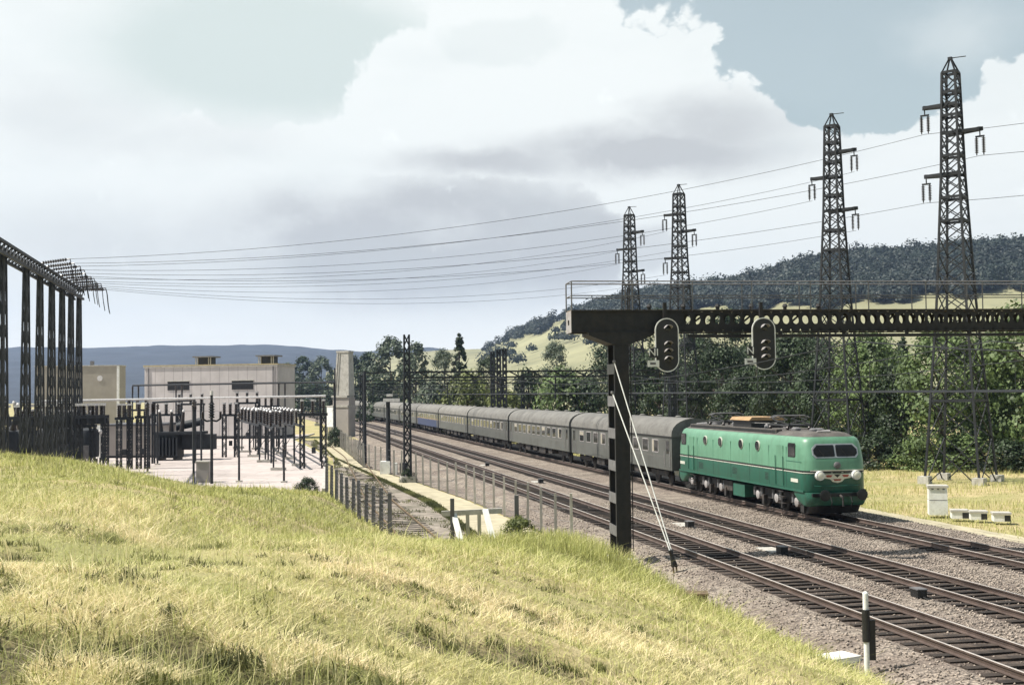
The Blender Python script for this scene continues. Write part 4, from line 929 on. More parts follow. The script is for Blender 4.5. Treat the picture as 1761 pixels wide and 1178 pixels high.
for i, n0 in enumerate((T1, T2, T3)):
    root = empty('overhead_wire', TF(2, n0, 0)[0], 0, ['overhead contact wire with its catenary above the nearest track', 'overhead contact wire with its catenary above the middle track', 'overhead contact wire with its catenary above the train'][i], 'overhead wire', 'overhead wires of the tracks')
    o = root.location; sup = [-10, 30, 84.6, 137, 190, 245, 305, 365, 430]; c = []; ms = []; dp = MB()
    for a, b in zip(sup, sup[1:]):
        for t in np.linspace(0, 1, 9)[:-1]:
            s = a + (b - a) * t; z = 6.9 - 1.1 * 4 * t * (1 - t) * .8; p, _ = TF(s, n0, 5.55); c.append(p - o); q = p.copy(); q.z = z; ms.append(q - o)
            if t > .01 and 20 < s < 200: MB().tube(p - o, q - o, .01, 4).build('dropper', 'mast', root)
    MB().path(c, .016, 5).build('contact_wire', 'mast', root); MB().path(ms, .016, 5).build('catenary_wire', 'mast', root)
# ------------------------------------------------------------------ fences
def fence(pts, spacing, h, mt, label, zf, jig=.03, wires=4, lean=0.0):
    P0 = Vector((pts[0][0], pts[0][1], 0)); r = empty('concrete_post_fence', (P0.x, P0.y, zf(P0.x, P0.y)), 0, label, 'fence', 'concrete post fences'); oz = r.location.z
    L = [Vector((a, b, 0)) for a, b in pts]; cum = [0]
    for a, b in zip(L, L[1:]): cum.append(cum[-1] + (b - a).length)
    s = 0; tops = []
    while s <= cum[-1]:
        j = max(i for i in range(len(cum) - 1) if cum[i] <= s); q = L[j].lerp(L[j + 1], (s - cum[j]) / (cum[j + 1] - cum[j])); z = zf(q.x, q.y) - oz; q = q - P0
        hh = h * random.uniform(.96, 1.04); l = Vector((random.gauss(0, jig), random.gauss(0, jig), hh))
        b = Vector((q.x, q.y, z - .3)); MB().bar(b, b + Vector((l.x, l.y, hh + .3)), .125 if mt == 'conc_post' else .17, .125 if mt == 'conc_post' else .15, .10 if mt == 'conc_post' else .14).build('post', mt, r)
        tops.append((Vector((q.x, q.y, z)), l)); s += spacing * (1 + .04 * random.uniform(-1, 1)) * (1 - .0 * s)
    for k in range(wires):
        f = .18 + .76 * k / (wires - 1); MB().path([a + l * f for a, l in tops], .008, 4).build('wire', 'grey_steel', r)
    return r
fence(FEN, 2.45, 1.98, 'conc_post', 'long fence of pale concrete posts and wires between the path and the tracks', lambda x, y: float(ground_z(x, y)))
fence([(-4.85, 48), (-7.7, 58.5), (-10.45, 68.3)], 2.08, 1.75, 'conc_dark', 'short fence of dark concrete posts along the edge of the yard', lambda x, y: float(ground_z(x, y)), .02, 9)
for i in range(0): pass
fence([(-10.7, 69.5), (-17.2, 118), (-27.5, 160)], 3.0, 1.5, 'conc_dark', 'far low fence of posts continuing along the yard kerb', lambda x, y: -.5, .02, 3) if False else None
sl_ = [(-3.3, 50.5), (-7.0, 69), (-14.9, 118), (-23.5, 160)]; so_ = Vector((-3.3, 50.5, -.46)); sd = empty('old_siding_track', so_, 0, 'rusty weed-grown siding track between the path and the yard fence', 'railway track')
def spt(y): return Vector((float(np.interp(y, [p[1] for p in sl_], [p[0] for p in sl_])) - .55, y, 0))
for sgn in (-1, 1): MB().path([spt(y) + Vector((sgn * .75, 0, .11)) - Vector((so_.x, so_.y, 0)) for y in np.linspace(50.5, 158, 24)], .045, 5).build('rail', 'rust', sd)
for i in range(90):
    q = spt(51 + i * .75) - Vector((so_.x, so_.y, 0)); q.z = random.uniform(-.09, -.05); so2 = bpy.data.objects.new('sleeper', sl_mesh); COL.objects.link(so2); so2.parent = sd; so2.location = q + Vector((0, 0, .22)); so2.rotation_euler = (0, 0, PI / 2 + .19 + random.uniform(-.05, .05)); so2.scale = (1, .9, 1)
# wooden barrier at the end of the siding
bz = float(ground_z(-1.4, 47.5)); ba = empty('siding_barrier', (-1.5, 47.6, bz), .05, 'white-braced wooden barrier beam at the grassy end of the old siding', 'barrier')
zt = P(805, 880, 47.6).z - bz
MB().bar((-1.3, 0, zt - .05), (1.05, .1, zt + .02), .16, .2).build('beam', 'conc', ba)
for px, y0, m in ((777, 857, 'conc_dark'), (886, 852, 'conc_dark')):
    q = P(px, y0, 47.3 if px < 800 else 46.6); zb = float(ground_z(q.x, q.y)); MB().bar((q.x + 1.5, q.y - 47.6, zb - bz - .3), (q.x + 1.5, q.y - 47.6, q.z - bz), .16, .16).build('post', m, ba)
for (a, ya), (b, yb) in (((780, 884), (793, 932)), ((834, 876), (848, 924))):
    p = P(a, ya, 47.4); q = P(b, yb, 46.3); q.z = float(ground_z(q.x, q.y)) - .1; off = Vector((-1.5, 47.6, bz)); MB().bar(p - off, q - off, .2, .12).build('brace', 'white', ba)
MB().bar((-.3, .06, zt), (-.28, .1, -.4), .14, .14).build('post', 'conc', ba); MB().bar((.15, .06, zt), (.17, .1, -.4), .14, .14).build('post', 'conc', ba)
# ------------------------------------------------------------------ trackside bits
q = G(1491, 1150, -.3); mk = empty('marker_post', (q.x, q.y, -.4), 0, 'thin white trackside marker post with a black band near the lower right corner', 'marker post'); zt = P(1491, 1020, q.y).z + .4
MB().tube((0, 0, -.2), (0, 0, zt * .40), .06, 12).build('white_shaft', 'white', mk, True); MB().tube((0, 0, zt * .40), (0, 0, zt * .80), .085, 12).build('black_band', 'black', mk, True)
MB().tube((0, 0, zt * .80), (0, 0, zt), .06, 12).build('white_top', 'white', mk, True); MB().cbox((.12, .02, zt * .42), (.14, .1, zt * .5)).build('back_plate', 'black', mk); MB().lathe((0, 0, zt), [(.06, 0), (.045, .03), (.01, .045)], 12).build('cap', 'white', mk, True)
q = G(1440, 1112, -.05); gz_ = float(ground_z(q.x, q.y)); sb = empty('cover_slab', (q.x, q.y, max(gz_, -.3)), .5, 'white concrete cover slab lying flat where grass meets ballast', 'concrete slab')
MB().box(-.42, .42, -.3, .3, -.06, .07).build('slab', 'white', sb); MB().box(-.44, .44, -.32, .32, -.3, -.06).build('rim', 'conc', sb)
q = G(1184, 1027, -.1); gz_ = float(ground_z(q.x, q.y)); sb = empty('timber_block', (q.x, q.y, max(gz_, -.25)), -.08, 'weathered brown timber-faced block sunk in the grass edge below the guy wires', 'block')
MB().box(-.52, .5, -.25, .25, -.2, .17).build('block', 'rust', sb); MB().box(-.56, .54, -.29, .29, .17, .21).build('top_board', 'rust', sb)
def cabinet(px, ya, yb, w, label):
    q = G(px, yb, -.25); r = empty('trackside_cabinet', (q.x, q.y, -.35), -.22, label, 'cabinet'); h = P(px, ya, q.y).z + .35
    MB().box(-w / 2, w / 2, -.3, .45, 0, h * .5 - .02).build('lower_box', 'white', r); MB().box(-w / 2 + .01, w / 2 - .01, -.29, .44, h * .5 + .02, h - .1).build('upper_box', 'white', r)
    MB().box(-w / 2 + .03, w / 2 - .03, -.27, .42, h * .5 - .02, h * .5 + .02).build('joint', 'grey_steel', r); MB().box(-w / 2 - .04, w / 2 + .04, -.35, .5, h - .1, h).build('lid', 'conc', r)
    for u in (-.25, 0, .25): MB().box(u - .05, u + .05, -.306, -.298, h * .86, h * .9).build('vent', 'grey_steel', r)
cabinet(1613, 834, 881, .85, 'white two-tier trackside cabinet at the grass edge right of the locomotive')
for px, ya, yb, lb in ((1650, 873, 889, 'low white concrete trough block just right of the white cabinet'), (1682, 875, 891, 'low white concrete trough block at the right picture edge'), (1722, 878, 894, 'low white concrete trough block farthest right')):
    q = G(px, yb, -.3); r = empty('trough_block', (q.x, q.y, -.35), -.22, lb, 'concrete block', 'low blocks by the white cabinet')
    MB().box(-.36, .36, -.25, .4, 0, .32).build('block', 'white', r); MB().box(-.4, .4, -.29, .44, .32, .4).build('lid', 'conc', r); MB().box(.1, .362, -.257, .1, .02, .28).build('opening', 'black', r)
ribbon('trackside_path', [TF(s, 28.4)[0].xy.to_3d() for s in (20, 40, 60, 80)], [TF(s, 29.6)[0].xy.to_3d() for s in (20, 40, 60, 80)], -.33, 'path', amp=.02)
for px, y, n0, lb in ((1186, 906, 0, 'small dark pedal box beside a pale slab, nearest the gantry post'), (1345, 951, 0, 'small dark pedal box beside a pale slab, midway along the tracks'), (1580, 1027, 0, 'small dark pedal box beside the middle track, near the marker post'), (838, 801, 0, 'small dark pedal box by the tracks, left of the gantry post'), (930, 830, 0, 'small dark pedal box by the tracks, above the end of the fence')):
    q = G(px, y, -.15); r = empty('track_box', (q.x, q.y, -.2), math.atan2(TV.y, TV.x), lb, 'track equipment', 'small boxes between the tracks')
    MB().box(-.2, .2, -.14, .14, 0, .28).build('box', 'black', r); MB().box(-.22, .22, -.16, .16, .28, .31).build('lid', 'grey_steel', r)
    if px != 1580: MB().box(.3, 1.7, -.35, .3, -.04, .06).build('slab', 'conc', r)
    MB().path([(-.2, 0, .1), (-.5, -.1, .02), (-.8, -.45, .0)], .02).build('cable', 'rubber', r)
# ------------------------------------------------------------------ trees
def crown_mesh(name, H, W, nclump, nleaf, leaf, shape='round', seed=0, low=.08):
    r = np.random.default_rng(seed); C = []; R = []
    while len(C) < nclump:
        t = r.random() ** .8; z = low + (1 - low) * t
        if shape == 'round': env = np.sin(PI * np.clip((z - low) / (1 - low) * .86 + .12, 0, 1)) ** .6
        elif shape == 'cone': env = (1 - (z - low) / (1 - low)) ** .75 + .05
        elif shape == 'bush': env = np.sqrt(np.clip(1 - z * z, 0, 1))
        else: env = .6 + .4 * np.sin(z * 9 + 1)
        a = r.uniform(0, 2 * PI); q = np.sqrt(r.uniform(.25, 1)) * env * (1 + .18 * np.sin(3 * a + seed) * (z < .8)); C.append((q * W / 2 * math.cos(a), q * W / 2 * math.sin(a), z * H)); R.append(r.uniform(.10, .2) * W * (1.0 if shape != 'cone' else .6))
    C = np.array(C); R = np.array(R); n = nclump * nleaf; ci = np.repeat(np.arange(nclump), nleaf)
    d = r.normal(size=(n, 3)); d /= np.linalg.norm(d, axis=1)[:, None]; rad = r.random(n) ** .45
    p = C[ci] + d * (R[ci] * rad)[:, None] * np.array([1, 1, .8]); p[:, 2] = np.maximum(p[:, 2], .02)
    cen = p - np.array([0, 0, H * .45]); cen /= np.linalg.norm(cen, axis=1)[:, None] + 1e-6; nr = d * .75 + cen * .45 + r.normal(size=(n, 3)) * .38 + np.array([0, 0, .25]); nr /= np.linalg.norm(nr, axis=1)[:, None]
    u = np.cross(nr, r.normal(size=(n, 3))); u /= np.linalg.norm(u, axis=1)[:, None]; v = np.cross(nr, u); sz = leaf * r.uniform(.6, 1.3, n)[:, None]
    V = np.stack([p - u * sz * .5, p + v * sz * .45, p + u * sz * .7, p - v * sz * .45], 1).reshape(-1, 3); T = np.arange(n * 4).reshape(-1, 4)
    crnd = r.random(nclump); at = np.clip(.7 * crnd[ci] ** 1.4 + .3 * r.random(n), 0, 1); return name, V, T, at
CROWN = {}
def crown(kind):
    if kind not in CROWN:
        spec = {'broad1': (9, 8, 110, 105, .22, 'round', 1, .06), 'broad2': (9, 8, 95, 110, .23, 'round', 2, .1), 'broad3': (9, 8, 85, 120, .22, 'round', 3, .05), 'airy': (12, 6.5, 85, 70, .24, 'round', 4, .22),
                'cone': (14, 5, 120, 70, .24, 'cone', 5, .08), 'bush1': (4, 6, 80, 50, .24, 'bush', 6, .0), 'bush2': (4, 6, 70, 50, .26, 'bush', 7, .0), 'far1': (16, 9, 90, 36, .6, 'round', 8, .08), 'far2': (16, 8, 80, 36, .6, 'round', 9, .12)}[kind]
        H, W = spec[0], spec[1]; nm, V, T, at_ = crown_mesh('crown', *spec[:6], seed=spec[6], low=spec[7]); o = fast('crown', V, T, 'leaf_mid', at_); me = o.data; bpy.data.objects.remove(o)
        tk = MB(); rr = random.Random(spec[6]); tk.tube((0, 0, -.3), (.1, 0, H * .45), .022 * H + .05, 8, .012 * H + .03); tk.tube((.1, 0, H * .45), (0, .1, H * .85), .012 * H + .03, 7, .03)
        for i in range(9):
            a = rr.uniform(0, 2 * PI); z = H * rr.uniform(.18, .65); tk.tube((.06, .02, z), (W * .33 * math.cos(a), W * .33 * math.sin(a), z + H * rr.uniform(.1, .25)), .008 * H + .02, 6, .02)
        to = tk.build('trunk', 'bark', None, True); tm = to.data; bpy.data.objects.remove(to); CROWN[kind] = (me, tm, H, W)
    return CROWN[kind]
def tree(px, d, ztop, w, kind, leaf, label, group, zb=None, name='tree'):
    me, tm, H, W = crown(kind); q = P(px, 700, d); zb = float(ground_z(q.x, d)) if zb is None else zb
    r = empty(name, (q.x, d, zb), random.uniform(0, 6.28), label, {'tree': 'tree', 'bush': 'bush', 'conifer': 'tree'}[name], group); sz = (ztop - zb) / H
    for nm, m in (('crown', me), ('trunk', tm)):
        o = bpy.data.objects.new(nm, m); COL.objects.link(o); o.parent = r; o.scale = (w / W, w / W, sz)
        if nm == 'crown': o.material_slots[0].link = 'OBJECT'; o.material_slots[0].material = MT[leaf]
        else: o.scale = (sz, sz, sz)
    return r
GA_, GB_, GC_ = 'leafy trees in the row right behind the railway', 'taller trees rising behind the front row', 'trees beyond the far end of the train'
for a in ((1775, 90, 11.4, 9, 'broad2', 'leaf_mid', 'leafy tree outermost at the right frame edge, behind the largest pylon'), (1705, 96, 9.2, 8, 'broad1', 'leaf_mid', 'broad leafy tree right behind the largest pylon'),
          (1618, 91, 9.7, 8.2, 'broad3', 'leaf_mid', 'broad sunlit tree just left of the largest pylon'), (1550, 99, 7.4, 6.4, 'broad2', 'leaf_dark', 'rounded tree above the grass between the locomotive and white cabinet'),
          (1492, 102, 10.2, 7, 'broad1', 'leaf_mid', 'leafy tree directly behind the locomotive cab'), (1425, 110, 8.4, 6.6, 'broad3', 'leaf_dark', 'dark leafy tree at the foot of the second largest pylon'),
          (1366, 113, 10.4, 7, 'broad2', 'leaf_dark', 'leafy tree behind the middle of the locomotive roof, right of the signals'), (1303, 122, 8.2, 7, 'broad1', 'leaf_dark', 'dark tree behind the right-hand gantry signal'),
          (1243, 126, 10.2, 7.2, 'broad3', 'leaf_dark', 'dark tree seen between the two gantry signals'), (1188, 135, 8.0, 7, 'broad2', 'leaf_dark', 'dark tree just right of the gantry signal nearest the post'),
          (1133, 140, 10.2, 7.6, 'broad1', 'leaf_dark', 'dark tree behind the signal nearest the gantry post'), (1080, 150, 9.4, 8, 'broad3', 'leaf_dark', 'dark tree right beside the gantry post')):
    tree(*a, GA_)
for a in ((1250, 172, 16.5, 8, 'airy', 'leaf_dark', 'slim tree whose top shows above the gantry beam right of the third pylon'), (1130, 182, 17.2, 9, 'airy', 'leaf_dark', 'slim tree whose top shows above the gantry beam between two pylons'),
          (1500, 142, 11, 9, 'broad2', 'leaf_dark', 'tree behind the front row, right of the second largest pylon'), (1395, 150, 12.3, 10, 'broad1', 'leaf_dark', 'tree behind the front row, under the gantry beam holes'),
          (1195, 176, 13.5, 10, 'broad3', 'leaf_dark', 'tree behind the front row, over the locomotive rear'), (1318, 160, 12.6, 10, 'broad2', 'leaf_dark', 'tree behind the front row, over the locomotive middle'), (1060, 190, 13.5, 10, 'broad1', 'leaf_dark', 'tree behind the front row, beside the post head'),
          (1555, 150, 11.8, 4, 'cone', 'leaf_dark', 'small pointed tree against the pale field right of the beam')):
    tree(*a, GB_)
for a in ((968, 160, 8.0, 9, 'bush1', 'leaf_mid', 'big rounded green bush above the train, left of the gantry post'), (908, 182, 8.3, 6.5, 'bush2', 'leaf_dark', 'dark bush between the three masts and the big green bush'), (805, 186, 8.2, 9.5, 'bush1', 'leaf_yel', 'yellow-green bush above the train, left of the three masts'),
          (1012, 158, 6.6, 6, 'bush2', 'leaf_dark', 'dark low bush touching the gantry post'), (745, 205, 6.8, 9, 'bush2', 'leaf_grey', 'grey-green bush under the far trees'), (868, 176, 5.6, 7, 'bush1', 'leaf_yel', 'low yellowish bush at the foot of the three masts')):
    tree(*a, 'bushes behind the train', name='bush')
tree(957, 232, 14.8, 6.5, 'airy', 'leaf_grey', 'thin airy tree against the pale hillside, left of the gantry post', GC_)
tree(791, 212, 15.8, 4.6, 'cone', 'leaf_dark', 'tall pointed conifer standing above the middle of the train', GC_, name='conifer')
for a in ((764, 226, 13.4, 6, 'airy', 'leaf_grey', 'slim tree touching the left side of the conifer'), (715, 300, 17.6, 8, 'far2', 'leaf_grey', 'tree right of the tall catenary mast'), (672, 315, 19.5, 11, 'far1', 'leaf_grey', 'big grey-green tree left of the tall catenary mast'),
          (634, 380, 18.0, 9, 'far2', 'leaf_dark', 'dark tree right of the concrete tower'), (611, 390, 17.2, 7, 'far1', 'leaf_dark', 'dark tree touching the concrete tower'), (553, 470, 19.5, 11, 'far1', 'leaf_grey', 'tree left of the concrete tower'),
          (522, 480, 20, 11, 'far2', 'leaf_dark', 'tree just right of the big substation building'), (496, 500, 18, 10, 'far1', 'leaf_grey', 'tree half hidden by the right wall of the big building')):
    tree(*a, GC_)
tree(838, 210, 11.5, 5, 'airy', 'leaf_dark', 'small dark tree between the conifer and the three masts', GC_)
for i, a in enumerate(((575, 300, 6.5, 10, 'bush2', 'leaf_dark', 'dark bush behind the concrete tower foot'), (520, 340, 8.5, 14, 'bush1', 'leaf_dark', 'long dark bush right of the big building'), (655, 262, 7.8, 10, 'bush2', 'leaf_dark', 'dark bush over the train left of the tall catenary mast'))):
    tree(*a, 'bushes behind the train', name='bush')
for a in ((1508, 92, 2.0, 4.5, 'bush2', 'leaf_dark', 'low dark bush under the trees just right of the locomotive cab'), (1575, 90, 1.7, 4, 'bush1', 'leaf_mid', 'low green bush left of the largest pylon foot'), (1655, 88, 2.1, 5, 'bush2', 'leaf_mid', 'low bush behind the largest pylon feet'),
          (1735, 86, 1.8, 4.5, 'bush1', 'leaf_dark', 'low bush farthest right under the trees'), (1440, 98, 2.4, 5, 'bush1', 'leaf_dark', 'low dark bush hidden behind the locomotive cab roof')):
    tree(*a, 'undergrowth bushes at the feet of the trees', name='bush')
tree(577, 143, 1.6, 2.4, 'bush1', 'leaf_dark', 'dark shrub under the white panel', 'small shrubs by the fences', name='bush', zb=-.5)
tree(528, 74.5, .55, 1.6, 'bush2', 'leaf_dark', 'small dark shrub on the grass crest beside the yard', 'small shrubs by the fences', name='bush')
tree(890, 46.5, .9, 1.5, 'bush1', 'leaf_yel', 'weedy shrub in the grass at the end of the long fence', 'small shrubs by the fences', name='bush')
tree(700, 84.8, .4, 1.2, 'bush2', 'leaf_dark', 'small shrub at the foot of the tall catenary mast', 'small shrubs by the fences', name='bush', zb=-.45)
# ------------------------------------------------------------------ hills
def hill(name, ridge, R0, R1, m, pw=1.3, back=1.6, rough=.0, step=6, seed=5):
    pxs = np.arange(ridge[0][0], ridge[-1][0] + 1, step); ys = np.interp(pxs, [r[0] for r in ridge], [r[1] for r in ridge]); yh = 675 - ROLL * (pxs - 880); el = (yh - ys) / F_PX
    R1a = np.interp(pxs, [r[0] for r in ridge], [r[2] for r in ridge]) if len(ridge[0]) > 2 else np.full_like(ys, R1); R0a = R0 * np.ones_like(R1a)
    u = (pxs - CX) / F_PX; ts = np.concatenate([np.linspace(0, 1, 34), [1.08, 1.2, 1.4, back]]); V = []
    for t in ts:
        r = R0a + (R1a - R0a) * t; zr = EYE + el * R1a; z = np.where(t <= 1, -2 + (zr + 2) * np.minimum(t, 1) ** pw, zr - (t - 1) * (zr + 30) / (back - 1)); x = u * r; y = r
        z = z + rough * vnoise(x * .02, y * .02, seed) * min(1, t * 2) * (1 if t < 1 else .7); V.append(np.stack([x, y, z], -1))
    w = len(pxs); V = np.concatenate(V); i = np.arange(len(ts) - 1)[:, None] * w + np.arange(w - 1)[None]; T = np.stack([i, i + 1, i + w + 1, i + w], -1).reshape(-1, 4)
    o = fast(name, V, T, m); o.data.shade_smooth(); tag(o, kind='structure')
    def at_(px, t):
        a = np.interp(px, pxs, el); R = np.interp(px, pxs, R1a); r = R0 + (R - R0) * t; uu = (px - CX) / F_PX; z = -2 + (EYE + a * R + 2) * t ** pw; return uu * r, r, z
    return at_
MT['field'] = mat('pale_field', (.255, .245, .14), .95, 0, .18, .012, (.15, .155, .085), .014)
MT['blue_wood'] = mat('far_wooded_hill', (.025, .034, .05), .95, 0, .3, .02)  # bluish base: part of the distance haze is put into the colour
RIDGE = [(560, 640, 1500), (640, 618, 1500), (700, 607, 1450), (760, 602, 1400), (830, 600, 1300), (870, 583, 1250), (900, 571, 1200), (960, 552, 1100), (1030, 530, 1000), (1100, 513, 950), (1180, 504, 930), (1250, 495, 900), (1310, 484, 880), (1350, 469, 860),
         (1420, 454, 850), (1480, 447, 840), (1560, 444, 820), (1620, 439, 800), (1685, 433, 800), (1800, 428, 800), (2100, 425, 800)]
right_at = hill('hill', RIDGE, 330, 900, 'field', 1.25)
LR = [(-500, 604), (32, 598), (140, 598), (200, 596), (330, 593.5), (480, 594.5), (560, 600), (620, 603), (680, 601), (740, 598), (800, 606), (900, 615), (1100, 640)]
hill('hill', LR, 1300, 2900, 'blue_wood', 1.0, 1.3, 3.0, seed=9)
# wood on the right hill: one mass
def wood():
    r = np.random.default_rng(21); lowx = [820, 860, 900, 960, 1030, 1100, 1180, 1300, 1420, 1500, 1600, 1685, 2100]; lowy = [596, 588, 577, 560, 548, 545, 536, 530, 527, 521, 510, 503, 495]
    C = []; H = []
    px = r.uniform(830, 2050, 110000); t = r.uniform(.25, 1.0, 110000) ** .8; x, y, z = right_at(px, t); X, Y = proj(x, y, z); low = np.interp(X, lowx, lowy) + 7 * np.sin(X * .05) + 4 * np.sin(X * .13)
    dens = r.random(110000) < (y / 900) ** 1.2 * .16 * np.clip((px - 780) / 250, .35, 1.6); ok = (Y < low) & dens; sp = (~(Y < low)) & (Y < low + 45) & (px < 1030) & (r.random(110000) < .005); ok |= sp
    x, y, z = x[ok], y[ok], z[ok]; n = len(x); nl = 105; h = r.uniform(6, 11, n) * np.where(r.random(n) < .06, 1.5, 1); w = h * r.uniform(.75, 1.1, n)
    d = r.normal(size=(n, nl, 3)); d /= np.linalg.norm(d, axis=2)[..., None]; d[..., 2] = np.abs(d[..., 2]) * 1.0 - .25 * r.random((n, nl)); q = d * (r.random((n, nl)) ** .35)[..., None]
    p = np.stack([x[:, None] + q[..., 0] * w[:, None] * .55, y[:, None] + q[..., 1] * w[:, None] * .55, z[:, None] + h[:, None] * (.35 + .6 * q[..., 2])], -1).reshape(-1, 3); m = len(p)
    nr = d.reshape(-1, 3) * 1.3 + r.normal(size=(m, 3)) * .4; nr /= np.linalg.norm(nr, axis=1)[:, None]; u = np.cross(nr, r.normal(size=(m, 3))); u /= np.linalg.norm(u, axis=1)[:, None]; v = np.cross(nr, u); s = r.uniform(.5, 1.15, m)[:, None]
    V = np.stack([p - u * s, p + v * s * .8, p + u * s, p - v * s * .8], 1).reshape(-1, 3); at_ = np.clip(np.repeat(r.random(n), nl) * .6 + r.random(m) * .4, 0, 1)
    o = fast('hill_wood', V, np.arange(m * 4).reshape(-1, 4), 'leaf_far', at_); tag(o, 'dark bluish wood covering the upper slope and crest of the hill', 'wood', kind='stuff'); return n
print('wood trees', wood())
# ------------------------------------------------------------------ grass
def blade_mat(name, a, b_, c_):
    m, nt, b, v = base_mat(name, .8); at_ = nt.nodes.new('ShaderNodeAttribute'); at_.attribute_name = 'rnd'
    r = nt.nodes.new('ShaderNodeValToRGB'); e = r.color_ramp.elements; e[0].position = 0; e[0].color = (*a, 1); e[1].position = 1; e[1].color = (*c_, 1); k = e.new(.5); k.color = (*b_, 1); nt.links.new(at_.outputs['Fac'], r.inputs[0])
    c = mixc(nt, ramp2(nt, noise(nt, v, .35, 4), (0, 0, 0), (.35, .35, .35), .45, .65), r.outputs[0], (.42, .44, .13)); nt.links.new(c, b.inputs['Base Color'])
    tr = nt.nodes.new('ShaderNodeBsdfTranslucent'); nt.links.new(c, tr.inputs[0]); mx = nt.nodes.new('ShaderNodeMixShader'); mx.inputs[0].default_value = .3; nt.links.new(b.outputs[0], mx.inputs[1]); nt.links.new(tr.outputs[0], mx.inputs[2]); nt.links.new(mx.outputs[0], nt.nodes['Material Output'].inputs[0]); return m
MT['blade'] = blade_mat('grass_blade', (.10, .10, .035), (.48, .50, .165), (.86, .73, .47))
MT['weed'] = blade_mat('weed_blade', (.05, .06, .02), (.13, .13, .05), (.26, .22, .11))
def blades(name, x, y, z, h, w, lean, rnd, m, label):
    n = len(x); a = RNG.uniform(0, 2 * PI, n); la = a + RNG.normal(0, .6, n) ; L = lean * h
    b0 = np.stack([x, y, z - .03], -1); side = np.stack([np.cos(a), np.sin(a), np.zeros(n)], -1) * (w / 2)[:, None]; ld = np.stack([np.cos(la + 1.5), np.sin(la + 1.5), np.zeros(n)], -1); hh = h * np.sqrt(np.clip(1 - lean ** 2, .02, 1))
    mid = b0 + ld * (L * .35)[:, None] + np.stack([0 * h, 0 * h, hh * .6], -1); tip = b0 + ld * L[:, None] + np.stack([0 * h, 0 * h, hh], -1)
    V = np.stack([b0 - side, b0 + side, mid + side * .75, mid - side * .75, tip + side * .1, tip - side * .1], 1).reshape(-1, 3); i = np.arange(n) * 6
    T = np.concatenate([np.stack([i, i + 1, i + 2, i + 3], -1), np.stack([i + 3, i + 2, i + 4, i + 5], -1)]); o = fast(name, V, T, m, np.concatenate([rnd, rnd])); tag(o, label, 'grass', kind='stuff')
